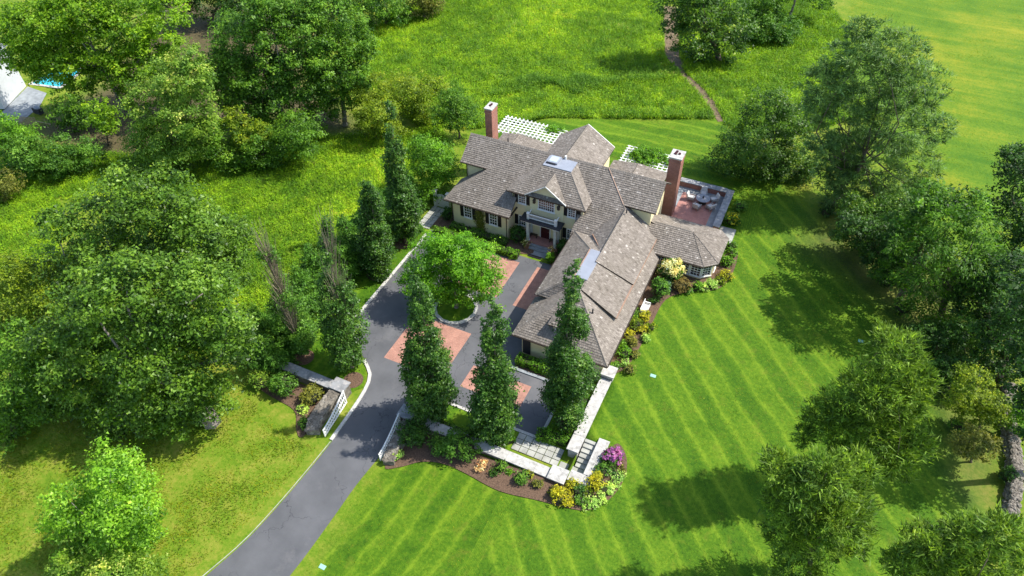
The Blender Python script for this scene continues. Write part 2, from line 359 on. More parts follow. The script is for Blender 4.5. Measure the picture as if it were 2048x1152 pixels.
def grid_axis(lo, hi, step, extra):
    a = list(np.arange(lo, hi + .01, step)) + list(extra)
    for k in range(1, 9): a += [lo - step * 2.1 ** k * 1.5, hi + step * 2.1 ** k * 1.5]
    return np.array(sorted(set(np.round(a, 3))))
gx = grid_axis(-100, 90, 1.25, [18, 19, 20, 21, 22, 23.74, 23.86, 23.98, 24.09, 24.11, 24.21, 25.59, 25.61])
gy = grid_axis(-60, 110, 1.25, [-25.66, -25.5, -25.3, -25.15, -24.91, -24.89, -20.91, -20.89, -13.21, -13.19])
X, Y = np.meshgrid(gx, gy, indexing='ij'); Z = hgt(X, Y)
lawn_v = inpoly(X, Y, LAWN).astype(float); hay_v = inpoly(X, Y, HAY).astype(float)
soil_shade_v = np.zeros_like(lawn_v)
for q in SOIL_AND_SHADE: soil_shade_v = np.maximum(soil_shade_v, inpoly(X, Y, q))
def blur(a, n):
    for _ in range(n):
        b = np.pad(a, 1, mode='edge'); a = (b[1:-1, 1:-1] * 2 + b[:-2, 1:-1] + b[2:, 1:-1] + b[1:-1, :-2] + b[1:-1, 2:]) / 6
    return a
hay_v = blur(hay_v, 4); soil_shade_v = blur(soil_shade_v, 3) * np.where(X > 20, .45, .9)
lawn_s = blur(lawn_v, 1)
# mowing direction, as the distance across the passes
e = np.array([.746, .666]); back = np.array([-.03, 1.0]); fan = np.array([.99, -.12])
stripe = X * e[0] + Y * e[1]
stripe = np.where((Y > 10.5) & (X < 31), X * back[0] + Y * back[1], stripe)
stripe = np.where((Y < -26.5) & (X < 21), X * fan[0] + Y * fan[1], stripe)
nx, ny = X.shape
def terr(name, keep, label_kind):
    idx = -np.ones(nx * ny, int); fs = []
    for i in range(nx - 1):
        for j in range(ny - 1):
            if keep[i, j]: fs.append((i * ny + j, (i + 1) * ny + j, (i + 1) * ny + j + 1, i * ny + j + 1))
    fs = np.array(fs); used = np.unique(fs); idx[used] = np.arange(len(used))
    P = np.stack([X.ravel(), Y.ravel(), Z.ravel()], 1)[used]
    me = bpy.data.meshes.new(name); me.from_pydata(P.tolist(), [], idx[fs].tolist()); me.materials.append(M['ground'])
    for nm, arr in (('lawn', lawn_s), ('stripe', stripe), ('field', hay_v), ('soil', soil_shade_v)):
        a = me.attributes.new(nm, 'FLOAT', 'POINT'); a.data.foreach_set('value', arr.ravel()[used].astype(np.float32))
    me.polygons.foreach_set('use_smooth', [True] * len(me.polygons)); me.update()
    return tag(put(name, me), kind='structure')
lk = (lawn_v[:-1, :-1] + lawn_v[1:, 1:] + lawn_v[1:, :-1] + lawn_v[:-1, 1:]) > 2
terr('ground', ~lk, 0); terr('lawn', lk, 0)

def smooth_poly(P, n=4, closed=True):
    out = []; m = len(P)
    for i in range(m if closed else m - 1):
        p0, p1, p2, p3 = [np.array(P[(i + k) % m] if closed else P[min(max(i + k, 0), m - 1)], float) for k in (-1, 0, 1, 2)]
        for t in np.linspace(0, 1, n, endpoint=False):
            out.append(tuple(.5 * ((2 * p1) + (-p0 + p2) * t + (2 * p0 - 5 * p1 + 4 * p2 - p3) * t * t + (-p0 + 3 * p1 - 3 * p2 + p3) * t ** 3)))
    if not closed: out.append(tuple(P[-1]))
    return out
def drape(name, pts, off, mat, step=1.25, parent=None, kind='structure'):
    bm = bmesh.new(); n_p = len(pts)
    cv, ce, cf = delaunay_2d_cdt([Vector((p[0], p[1])) for p in pts], [(i, (i + 1) % n_p) for i in range(n_p)], [], 1, 1e-4)[:3]
    vs = [bm.verts.new((p[0], p[1], 0)) for p in cv]
    for f in cf: bm.faces.new([vs[i] for i in f])
    xs = [p[0] for p in pts]; ys = [p[1] for p in pts]
    for ax, lo, hi in ((0, min(xs), max(xs)), (1, min(ys), max(ys))):
        v = math.floor(lo / step) * step + step
        while v < hi:
            no = (1, 0, 0) if ax == 0 else (0, 1, 0)
            bmesh.ops.bisect_plane(bm, geom=bm.verts[:] + bm.edges[:] + bm.faces[:], plane_co=(v, v, 0), plane_no=no); v += step
    for v in bm.verts: v.co.z = hz(v.co.x, v.co.y) + off
    bmesh.ops.recalc_face_normals(bm, faces=bm.faces[:])
    me = bpy.data.meshes.new(name); bm.to_mesh(me); bm.free()
    if me.polygons[0].normal.z < 0: me.flip_normals()
    me.materials.append(mat); o = put(name, me, parent)
    return tag(o, kind=kind) if kind else o

# ------------------------------------------------------------ drive and forecourt
DRV_L = [(-2.0, -30 - 60), (-.5, -56), (1.2, -48), (2.4, -43.7), (3.3, -40.2), (3.75, -36.5), (4.0, -33), (4.1, -30), (4.05, -27), (3.75, -24.2), (3.1, -22.3), (1.6, -20.9), (-.4, -20.0), (-1.8, -18.8), (-2.25, -16.9)]
DRV_R = [(8.9, -25.5), (8.75, -29), (8.45, -32.5), (8.4, -36), (8.2, -41), (7.4, -47), (6.0, -55), (4.2, -90)]
court = smooth_poly(DRV_L, 4, False) + [(-2.3, -3.5), (-2.25, -1.3), (14.6, -1.3), (14.9, -9), (15.0, -15.6), (18.6, -15.8), (20.4, -15.8), (20.4, -21.5), (19.4, -22.1), (10.6, -22.0), (9.3, -23.0)] + smooth_poly(DRV_R, 4, False)
drape('driveway', court, .03, M['asphalt'])
for (x0, x1, y0, y1) in ((3.1, 9.4, -19.95, -13.75), (3.1, 9.4, -8.2, -2.35), (11.45, 14.7, -8.5, -2.2), (11.45, 17.5, -19.9, -17.2)):
    drape('brick_paving', [(x0, y0), (x1, y0), (x1, y1), (x0, y1)], .036, M['brickpave'])
def kerb_line(root, pts, w_, h, mat, seg=1.0, nm='kerb_stone'):
    pts = [np.array(p, float) for p in pts]; ln = [0]
    for a, b in zip(pts[:-1], pts[1:]): ln.append(ln[-1] + np.linalg.norm(b - a))
    def pos(s):
        for i in range(len(pts) - 1):
            if s <= ln[i + 1] or i == len(pts) - 2:
                t = (s - ln[i]) / (ln[i + 1] - ln[i]); return pts[i] + (pts[i + 1] - pts[i]) * t
    n = max(1, int(ln[-1] / seg))
    for k in range(n):
        a = pos(ln[-1] * k / n + .008); b = pos(ln[-1] * (k + 1) / n - .008); d = (b - a) / np.linalg.norm(b - a); q = np.array([-d[1], d[0]]) * w_ / 2
        z = max(hz(*a), hz(*b)); c = [a - q, b - q, b + q, a + q]; j = rnd.uniform(-.006, .006)
        MB().hexa([(p[0], p[1], z - .15) for p in c] + [(p[0], p[1], z + h + j) for p in c]).build(nm, mat, root, local=True)
kr = tag(link(bpy.data.objects.new('kerb', None)), kind='structure')
kerb_line(kr, [(-2.38, -2.2), (-2.38, -16.9)], .3, .12, M['kerb'], 1.5)
kerb_line(kr, smooth_poly([(1.5, -21.0), (3.0, -22.2), (3.6, -23.8), (3.85, -26.5), (3.95, -29.8)], 6, False), .3, .12, M['kerb'], .9)
kerb_line(kr, smooth_poly([(3.98, -29.9), (3.85, -33), (3.6, -36.5), (3.15, -40.2), (2.2, -43.7), (.9, -48)], 6, False), .06, .02, M['flag'], 1.2)
kerb_line(kr, [(9.6, -22.05), (20.4, -22.05)], .26, .12, M['kerb'], 1.2)
kerb_line(kr, [(20.45, -21.9), (20.45, -16.2)], .26, .12, M['kerb'], 1.2)
kerb_line(kr, [(14.9, -15.95), (20.3, -15.95)], .3, .14, M['blue'], 1.2)
kerb_line(kr, [(6.3 + 2.15 * math.cos(t), -11.3 + 2.15 * math.sin(t)) for t in np.linspace(0, 2 * math.pi, 40)], .32, .16, M['kerb'], .9)
# verge strips inside the kerbs (turf a little above the asphalt)
VERGE = [[(-2.5, -17.2), (-2.5, -2.0), (-5.0, -1.0), (-9, -4), (-9, -24.8), (2.6, -24.8), (3.3, -23.8), (2.8, -22.4), (1.4, -21.1), (-.6, -20.2), (-2.0, -19.0)],
         [(10.0, -24.9), (10.0, -23.3), (11.0, -22.2), (18.6, -22.2), (18.6, -24.9)], [(20.6, -21.8), (23.2, -21.8), (23.2, -15.9), (20.6, -15.9)]]
def lawn_patch(name, pts, off):
    o = drape(name, pts, off, M['ground']); me = o.data; n = len(me.vertices)
    for nm, v in (('lawn', 1.0), ('field', 0.0), ('soil', 0.0)):
        a = me.attributes.new(nm, 'FLOAT', 'POINT'); a.data.foreach_set('value', np.full(n, v, np.float32))
    a = me.attributes.new('stripe', 'FLOAT', 'POINT'); a.data.foreach_set('value', np.array([v.co.x for v in me.vertices], np.float32))
for q in VERGE: lawn_patch('grass_verge', q, .06)
lawn_patch('grass_verge', [(6.3 + 2.0 * math.cos(t), -11.3 + 2.0 * math.sin(t)) for t in np.linspace(0, 2 * math.pi, 24, endpoint=False)], .12)
def bed(pts, off=.075, n=5): drape('mulch_bed', smooth_poly(pts, n), off, M['mulch'])
def disc_bed(x, y, r_): bed([(x + r_ * math.cos(t), y + r_ * math.sin(t)) for t in np.linspace(0, 2 * math.pi, 9)[:-1]], .085, 3)
for x, y, r_ in ((-3.95, -10.45, 1.05), (-4.05, -4.85, 1.1), (-3.95, -23.2, 1.0), (2.0, -23.5, .95), (11.0, -24.2, .5), (21.9, -19.4, .9)): disc_bed(x, y, r_)
bed([(10.1, -26.0), (9.7, -30.0), (10.9, -29.6), (12.4, -28.4), (14.3, -27.9), (16.3, -28.0), (19.7, -28.4), (23.0, -27.9), (25.0, -27.6), (26.9, -27.0), (28.1, -25.3), (28.5, -23.1), (28.0, -21.2), (26.9, -20.3), (26.3, -22), (26, -25), (20, -25.9), (14, -25.9)])
bed([(23.5, -13.8), (24.9, -12.2), (25.3, -9.0), (25.4, -6.1), (25.7, -2.2), (27.6, -.1), (29.8, 1.2), (30.8, 3.2), (30.9, 6.6), (30.3, 8.3), (28.5, 5), (26, 2.2), (23, 1.8), (22.9, -4), (22.9, -12)])
bed([(1.0, -26.1), (-6.5, -26.1), (-7.5, -27.2), (-4.5, -28.2), (-1.0, -28.6), (.5, -30.2), (1.5, -30.6), (1.7, -28)])
bed([(-1.9, -1.1), (8.9, -1.0), (8.9, .6), (-.2, .6), (-.2, 2.5), (-1.6, 2.5)])
bed([(12.2, -1.1), (14.2, -1.1), (14.6, 1.9), (12.4, 1.9)])
bed([(15.2, -14.0), (15.2, -15.7), (19.9, -15.7), (21.5, -14.6), (20, -14)], .08, 2)

# ------------------------------------------------------------ roofs
SHN = [0]
def roof_plane(parent, poly, thick=.16, course=.235, mat=None):
    P = np.array(poly, float); nrm = np.cross(P[1] - P[0], P[2] - P[0]); nrm /= np.linalg.norm(nrm)
    if nrm[2] < 0: P = P[::-1]; nrm = -nrm
    up = np.array([0, 0, 1.]) - nrm * nrm[2]; up /= np.linalg.norm(up); u = np.cross(up, nrm)
    slab = MB().solid(P, (0, 0, -thick)).build('roof', M['bronze'], parent)
    q = np.stack([(P - P[0]) @ u, (P - P[0]) @ up], 1)
    if sum(q[i][0] * q[(i + 1) % len(q)][1] - q[(i + 1) % len(q)][0] * q[i][1] for i in range(len(q))) < 0: q = q[::-1]
    def clip(pg):
        for i in range(len(q)):
            a, b = q[i], q[(i + 1) % len(q)]; out = []
            f = lambda p: (b[0] - a[0]) * (p[1] - a[1]) - (b[1] - a[1]) * (p[0] - a[0])
            for k in range(len(pg)):
                p, r2 = pg[k], pg[(k + 1) % len(pg)]; fp, fr = f(p), f(r2)
                if fp >= 0: out.append(p)
                if fp * fr < 0: t = fp / (fp - fr); out.append((p[0] + t * (r2[0] - p[0]), p[1] + t * (r2[1] - p[1])))
            pg = out
            if len(pg) < 3: return None
        return pg
    V = []; Fc = []; T = []
    v0 = q[:, 1].min(); v1 = q[:, 1].max(); nc = max(1, int(round((v1 - v0) / course))); cs = (v1 - v0) / nc
    for c in range(nc):
        x = q[:, 0].min() - rnd.random() * .3; a, b = v0 + c * cs, v0 + (c + 1) * cs
        row = rnd.uniform(-.05, .05)
        while x < q[:, 0].max():
            wd = rnd.uniform(.11, .26); pg = clip([(x + .008, a), (x + wd - .008, a), (x + wd - .008, b), (x + .008, b)])
            x += wd
            if not pg: continue
            th = rnd.uniform(.028, .055); tint = min(1, max(0, rnd.gauss(.47, .14) + row + (.3 if rnd.random() < .035 else 0)))
            k = len(V); m = len(pg)
            for p in pg:
                t = (p[1] - a) / cs; V.append(P[0] + u * p[0] + up * p[1] + nrm * (th * (1 - t) + .004)); T.append(tint)
            Fc.append(list(range(k, k + m)))
            lows = [i for i in range(m) if abs(pg[i][1] - a) < 1e-6]
            if len(lows) == 2:
                i, j = sorted(lows, key=lambda i: pg[i][0]); kk = len(V)
                for i2 in (i, j): V.append(P[0] + u * pg[i2][0] + up * pg[i2][1]); T.append(tint * .8)
                Fc.append([kk, kk + 1, k + j, k + i])
    me = bpy.data.meshes.new('shingles'); me.from_pydata([tuple(v) for v in V], [], Fc); me.materials.append(mat or M['shingle'])
    at_ = me.attributes.new('tint', 'FLOAT', 'POINT'); at_.data.foreach_set('value', np.array(T, np.float32)); me.update()
    tag(put('shingles', me, slab), kind='stuff'); SHN[0] += len(Fc)
    return slab
def caps(parent, a, b, mat=None, wd=.30, step=.24):       # overlapping ridge or hip caps
    a, b = np.array(a, float), np.array(b, float); L = np.linalg.norm(b - a); d = (b - a) / L
    s = np.cross(d, (0, 0, 1.)); s /= np.linalg.norm(s); up = np.cross(s, d)
    m = MB(); T = []
    for k in range(int(L / step)):
        p = a + d * k * step; q = p + d * (step * 1.15); h0, h1 = .10, .05
        for sg_ in (-1, 1):
            e0 = p + s * sg_ * wd / 2 - up * .05; e1 = q + s * sg_ * wd / 2 - up * .09
            pts = [e0, e1, q + up * h1, p + up * h0]
            m.poly(pts if sg_ < 0 else pts[::-1])
        m.poly([p + s * -wd / 2 - up * .05, p + up * h0, p + s * wd / 2 - up * .05])
    me = m.mesh('ridge_caps', mat or M['shingle']); t = me.attributes.new('tint', 'FLOAT', 'POINT')
    t.data.foreach_set('value', np.repeat(rng.uniform(.25, .75, len(m.v)), 1).astype(np.float32))
    tag(put('ridge_caps', me, parent), kind='stuff')
def strip(parent, a, b, mat, wd=.14, h=.05, name='flashing'):
    a, b = np.array(a, float), np.array(b, float); d = (b - a) / np.linalg.norm(b - a); s = np.cross(d, (0, 0, 1.)); s /= np.linalg.norm(s); s *= wd / 2; z = np.array([0, 0, h])
    MB().hexa([a - s - z, a + s - z, b + s - z, b - s - z][::1] + [a - s + z, a + s + z, b + s + z, b - s + z]).build(name, mat, parent)

house = empty('country_house', (10.6, 3, 0), 'cream two storey country house with weathered shingle roofs and red brick chimneys', 'house')
sl = .7276
def zM(y): return 3.7 + sl * (y - .12)
RY, RZ = 6.72, zM(6.72)
def mir(pts): return [(21.2 - p[0], p[1], p[2]) for p in pts]
A1 = [(-1.1, .12, 3.7), (7.04, .12, 3.7), (7.04, RY, RZ), (5.5, RY, RZ)]
roof_plane(house, A1); roof_plane(house, mir(A1))
roof_plane(house, [(7.04, 2.4, zM(2.4)), (14.16, 2.4, zM(2.4)), (14.16, RY, RZ), (7.04, RY, RZ)])
B1 = [(-1.1, .12, 3.7), (3.08, 4.3, zM(4.3)), (-1.1, 4.3, 3.7)]
roof_plane(house, B1); roof_plane(house, mir(B1))
W1 = [(-.85, 3.9, zM(3.9)), (2.68, 3.9, zM(3.9)), (5.5, RY, RZ), (-.85, RY, RZ)]
roof_plane(house, W1); roof_plane(house, mir(W1))
roof_plane(house, [(-.85, RY, RZ), (22.05, RY, RZ), (22.05, 9.55, zM(3.9)), (-.85, 9.55, zM(3.9))])
caps(house, (-1.1, .12, 3.72), (5.5, RY, RZ)); caps(house, (22.3, .12, 3.72), (15.7, RY, RZ)); caps(house, (-.85, RY, RZ), (22.05, RY, RZ))
strip(house, (18.55, 3.88, zM(3.9) + .03), (15.75, RY - .05, RZ + .02), M['copper'], .08)
# two storey centre with flat deck
ZE, ZD = 6.15, 8.33
roof_plane(house, [(6.1, 1.65, ZE), (15.17, 1.65, ZE), (12.17, 4.65, ZD), (9.1, 4.65, ZD)])
roof_plane(house, [(6.1, 1.65, ZE), (9.1, 4.65, ZD), (9.1, 6.72, ZD), (6.1, 6.72, ZE)])
roof_plane(house, [(15.17, 1.65, ZE), (15.17, 6.72, ZE), (12.17, 6.72, ZD), (12.17, 4.65, ZD)])
caps(house, (6.1, 1.65, ZE + .02), (9.1, 4.65, ZD)); caps(house, (15.17, 1.65, ZE + .02), (12.17, 4.65, ZD))
MB().box(9.0, 12.27, 4.6, 6.95, ZD - .1, ZD + .07).build('roof_deck', M['lead'], house)
skl = MB().box(9.25, 10.45, 5.1, 6.4, ZD + .07, ZD + .27).build('skylight', M['lead'], house)
MB().box(9.42, 10.28, 5.28, 6.22, ZD + .27, ZD + .30).build('pane', M['skyglass'], skl)
MB().box(9.2, 10.3, 4.98, 5.14, ZD + .08, ZD + .2).build('pane_edge', M['trim'], skl)
MB().cyl(10.85, 6.55, ZD, ZD + .45, .12, 10).build('vent_pipe', M['white'], house)
GP = (10.6, 1.62, 7.95)
for sx in (8.2, 13.0):
    roof_plane(house, [(sx, 1.62, 6.2), GP, (10.6, 4.12, 7.95), (sx, 1.75, 6.2)], .12)
    strip(house, (sx, 1.60, 6.17), (10.6, 1.60, 7.93), M['offwhite'], .10, .06, 'rake_board')
caps(house, GP, (10.6, 4.12, 7.95))
# garage wing
s2 = .73; GX = 18.9
ZT = 2.8 + s2 * 4.7
roof_plane(house, [(14.2, -14.25, 2.8), (23.6, -14.25, 2.8), (GX, -9.55, ZT)])
roof_plane(house, [(14.2, -14.25, 2.8), (GX, -9.55, ZT), (GX, -9.0, ZT), (14.2, -9.0, 2.8)])
roof_plane(house, [(23.6, -14.25, 2.8), (23.6, 1.8, 2.8), (GX, 1.8, ZT), (GX, -9.55, ZT)])
caps(house, (14.2, -14.25, 2.82), (GX, -9.55, ZT)); caps(house, (23.6, -14.25, 2.82), (GX, -9.55, ZT))
ZU = 6.3; su = (ZU - 4.0) / (17.84 - 14.5)
roof_plane(house, [(14.5, -9.6, 4.0), (17.84, -8.0, ZU), (17.84, -3.85, ZU), (14.5, .6, 4.0)])
roof_plane(house, [(14.5, -9.6, 4.0), (19.05, -9.6, 4.0), (19.05, -8.0, ZU), (17.84, -8.0, ZU)])
roof_plane(house, [(14.5, .6, 4.0), (17.84, -3.85, ZU), (19.05, -3.85, ZU), (19.05, .6, 4.0)])
roof_plane(house, [(19.05, -9.4, ZU), (22.6, -9.4, 4.0), (22.6, 2.8, 4.0), (19.05, 2.8, ZU)])
roof_plane(house, [(18.95, -5.45, ZU + .20), (22.72, -4.6, 4.12), (22.72, 2.9, 4.12), (18.95, 3.3, ZU + .20)], .16)
roof_plane(house, [(19.0, -3.85, ZU + .12), (19.0, 3.6, ZU + .12), (16.2, 3.6, 4.2), (16.2, -3.85, 4.2)])
caps(house, (14.5, -9.6, 4.02), (17.84, -8.0, ZU)); caps(house, (14.5, .6, 4.02), (17.84, -3.85, ZU)); caps(house, (18.98, -3.85, ZU + .16), (18.98, 3.4, ZU + .16))
MB().box(17.78, 19.1, -8.05, -3.8, ZU - .1, ZU + .06).build('roof_deck', M['lead'], house)
strip(house, (22.66, -9.4, 3.98), (22.76, 2.8, 4.08), M['copper'], .14, .05); strip(house, (17.8, -8.0, ZU + .06), (17.8, -3.85, ZU + .06), M['copper'], .1, .05)
strip(house, (16.6, .25, 4.62), (18.95, -3.7, 6.28), M['copper'], .1, .06)
# small south dormer
roof_plane(house, [(17.35, -13.2, 4.55), (20.0, -13.2, 4.55), (18.68, -11.9, 5.45)], .12); roof_plane(house, [(17.35, -13.2, 4.55), (18.68, -11.9, 5.45), (18.68, -10.6, 5.45), (17.35, -10.6, 4.55)], .12)
roof_plane(house, [(20.0, -13.2, 4.55), (20.0, -10.6, 4.55), (18.68, -10.6, 5.45), (18.68, -11.9, 5.45)], .12)
# sunroom
SE_ = [(21.5, 1.65, 3.2), (28.2, 1.65, 3.2), (29.45, 2.7, 3.2), (29.5, 7.05, 3.2), (28.45, 8.1, 3.2), (21.5, 8.1, 3.2)]; S0, S1 = (20.8, 4.85, 4.62), (26.0, 4.85, 4.62)
roof_plane(house, [SE_[0], SE_[1], S1, S0]); roof_plane(house, [SE_[4], SE_[5], S0, S1])
for a, b in ((1, 2), (2, 3), (3, 4)): roof_plane(house, [SE_[a], SE_[b], S1])
caps(house, S0, S1, wd=.24)
for k in (1, 2, 3, 4): caps(house, SE_[k], S1, wd=.2)
strip(house, (20.85, 4.85, 4.72), (21.95, 1.95, 3.95), M['offwhite'], .1, .05); strip(house, (20.85, 4.85, 4.72), (21.6, 6.9, 3.85), M['offwhite'], .1, .05)
# small lean roof between east gable and chimney
roof_plane(house, [(21.4, 4.6, 4.75), (23.5, 4.6, 4.1), (23.5, 6.0, 4.1), (21.4, 6.0, 4.75)], .12)
# rear wing and low rear roofs
for sx in (7.2, 14.0): roof_plane(house, [(sx, 5.5, 6.1), (10.6, 5.5, 8.32), (10.6, 14.1, 8.32), (sx, 14.1, 6.1)] if sx > 10 else [(sx, 5.5, 6.1), (sx, 14.1, 6.1), (10.6, 14.1, 8.32), (10.6, 5.5, 8.32)])
caps(house, (10.6, 6.0, 8.32), (10.6, 14.1, 8.32)); strip(house, (14.02, 14.05, 6.1), (10.6, 14.05, 8.36), M['offwhite'], .1, .05, 'rake_board')
for xw, xr, xe in ((-.95, 1.75, 5.9), (13.7, 17.0, 20.4)):
    roof_plane(house, [(xw, 8.8, 3.5), (xr, 8.8, 4.6), (xr, 14.3, 4.6), (xw, 15.3, 3.5)]); roof_plane(house, [(xe, 8.8, 3.5), (xe, 15.3, 3.5), (xr, 14.3, 4.6), (xr, 8.8, 4.6)])
    roof_plane(house, [(xw, 15.3, 3.5), (xr, 14.3, 4.6), (xe, 15.3, 3.5)])
    caps(house, (xr, 8.8, 4.6), (xr, 14.3, 4.6))
    MB().box(xw + .4, xe - .4, 9, 14.8, .5, 3.45).build('wall', M['cream'], house)
# walls
def wall(x0, x1, y0, y1, z0, z1): return MB().box(x0, x1, y0, y1, z0, z1).build('wall', M['cream'], house)
def gable(x0, x1, xm, y0, y1, z0, z1):
    MB().solid([(x0, y0, z0), (x1, y0, z0), (xm, y0, z1)], (0, y1 - y0, 0)).build('wall', M['cream'], house)
def gablex(y0, y1, ym, x0, x1, z0, z1):
    MB().solid([(x0, y0, z0), (x0, y1, z0), (x0, ym, z1)], (x1 - x0, 0, 0)).build('wall', M['cream'], house)
wall(-.4, 6.62, .52, 4.4, -.2, 3.85); wall(14.6, 22.0, .52, 4.4, -.2, 3.85); wall(-.3, 21.5, 4.3, 9.2, -.2, 6.6)
gablex(4.3, 9.2, RY, -.3, .3, 6.6, RZ - .25); gablex(4.3, 9.2, RY, 20.9, 21.5, 6.6, RZ - .25)
wall(6.5, 14.8, 2.12, 5, -.2, 6.2); gable(8.45, 12.75, 10.6, 2.02, 2.5, 6.05, 7.72); wall(8.62, 12.6, 2.02, 2.2, 3.5, 6.1)
wall(7.6, 13.6, 9, 13.8, .5, 6.2); gable(7.6, 13.6, 10.6, 13.4, 13.8, 6.2, 8.1)
wall(15.0, 23.15, -13.85, 2, -.2, 2.85); wall(15.0, 22.3, -9.15, 1.5, 2.8, 3.95)
MB().solid([(22.3, -9.1, 3.5), (22.3, -9.1, 4.05), (19.2, -9.1, 6.05), (19.2, -9.1, 5.7)], (0, .3, 0)).build('wall', M['cream'], house)
sunp = [(21.8, 2.1), (27.95, 2.1), (29.0, 2.95), (29.05, 6.85), (28.2, 7.65), (21.8, 7.65)]
MB().prism(sunp, .3, 3.1).build('wall', M['cream'], house); MB().prism([(p[0] * 1.0 + (.06 if p[0] > 27 else 0), p[1] + (-.06 if p[1] < 4 else .06)) for p in sunp], .3, 1.0).build('plinth', M['chim'], house)
wall(17.75, 19.6, -12.85, -11, 3.2, 4.5)
# gutters and downspouts
def gutter(a, b): strip(house, a, b, M['bronze'], .12, .06, 'gutter')
for a, b in (((-1.15, .06, 3.62), (7.06, .06, 3.62)), ((6.05, 1.58, 6.08), (8.2, 1.58, 6.08)), ((13.0, 1.58, 6.08), (15.2, 1.58, 6.08)), ((14.15, -14.3, 2.72), (23.65, -14.3, 2.72)), ((23.66, -14.25, 2.72), (23.66, 1.8, 2.72)), ((21.5, 1.6, 3.12), (28.2, 1.6, 3.12)), ((14.42, -9.6, 3.9), (14.42, .6, 3.9)), ((-.9, 3.83, 6.42), (2.6, 3.83, 6.42))): gutter(a, b)
for x, y, z0, z1 in ((-.32, .44, 0, 3.6), (6.5, .44, 0, 3.6), (6.62, 2.05, 4.0, 6.0), (14.5, 2.05, 4.0, 6.0), (12.5, 2.02, .2, 3.2), (-.25, 4.2, 3.6, 6.4), (22.42, -9.15, 3.4, 4.1)):
    MB().cyl(x, y, z0, z1, .05, 8).build('downspout', M['bronze'], house)
MB().box(6.95, 7.1, .2, 2.15, 3.62, 3.78).build('rake_return', M['bronze'], house)
# windows
def window(o, u, nrm, wd, ht, nx_, nz_, shutters=True, sill=True):
    o = np.array(o, float); u = np.array(u, float); nrm = np.array(nrm, float)
    f = MB()
    for (a, b, c, d) in ((-wd / 2 - .11, -wd / 2, -.1, ht + .11), (wd / 2, wd / 2 + .11, -.1, ht + .11), (-wd / 2, wd / 2, -.1, 0), (-wd / 2, wd / 2, ht, ht + .13)): f.obox(o, u, nrm, a, b, -.02, .07, c, d)
    fr = f.build('window', M['white'], house)
    MB().obox(o, u, nrm, -wd / 2, wd / 2, -.02, .015, 0, ht).build('pane', M['glass'], fr)
    g = MB()
    for i in range(1, nx_): x = -wd / 2 + wd * i / nx_; g.obox(o, u, nrm, x - .022, x + .022, .015, .035, 0, ht)
    for i in range(1, nz_): z = ht * i / nz_; t = .035 if i * 2 == nz_ else .022; g.obox(o, u, nrm, -wd / 2, wd / 2, .015, .04, z - t, z + t)
    g.build('muntins', M['white'], fr)
    if sill: MB().obox(o, u, nrm, -wd / 2 - .18, wd / 2 + .18, -.02, .13, -.18, -.101).build('sill', M['white'], fr)
    if shutters:
        for sg_ in (-1, 1):
            a, b = sorted((sg_ * (wd / 2 + .14), sg_ * (wd / 2 + .56))); s = MB().obox(o, u, nrm, a, b, .0, .05, -.08, ht + .1)
            for k in range(11): z = -.02 + (ht + .04) * k / 11; s.obox(o, u, nrm, a + .05, b - .05, .05, .07, z, z + .06)
            s.build('shutter', M['black'], house)
ux, sy_ = (1, 0, 0), (0, -1, 0)
for x in (1.65, 4.85): window((x, .52, 1.72), ux, sy_, .85, 1.5, 3, 4)
for x in (7.68, 13.5): window((x, 2.12, 4.55), ux, sy_, .74, 1.05, 3, 4); window((x, 2.12, 1.45), ux, sy_, .74, 1.2, 3, 4)
window((10.6, 2.02, 4.55), ux, sy_, 1.75, 1.25, 7, 4, False)
MB().box(9.55, 11.65, 1.93, 2.02, 5.95, 6.03).build('window_head', M['bronze'], house)
window((18.35, -12.85, 3.55), ux, sy_, .6, .85, 2, 3, False)
for x in (24.2, 26.2, 27.45): window((x, 2.1, 1.45), ux, sy_, .95, 1.25, 3, 4, False)
dse = np.array([1.05, .85, 0]) / np.hypot(1.05, .85); window((28.47, 2.52, 1.45), dse, (dse[1], -dse[0], 0), .85, 1.25, 3, 4, False)
for y in (3.9, 4.9, 5.9): window((29.03, y, 1.45), (0, 1, 0), (1, 0, 0), .8, 1.25, 3, 4, False)
for y in (-4.6, -1.6): window((23.15, y, 1.5), (0, 1, 0), (1, 0, 0), .8, 1.0, 2, 3, False)
for y in (-12.2, -9.0, -5.8):
    gd = MB().box(14.9, 15.0, y - 1.25, y + 1.25, 0, 2.4).build('garage_door', M['trim'], house)
MB().box(15.1, 15.9, -13.92, -13.85, .2, 2.3).build('side_door', M['trim'], house)
# lanterns
for x in (9.2, 12.05):
    ln = MB().box(x - .13, x + .13, 1.78, 2.0, 5.15, 5.55).build('lantern', M['bronze'], house)
    MB().solid([(x - .17, 1.74, 5.55), (x + .17, 1.74, 5.55), (x, 1.89, 5.8)], (0, .26, 0)).build('lantern_hood', M['bronze'], ln)
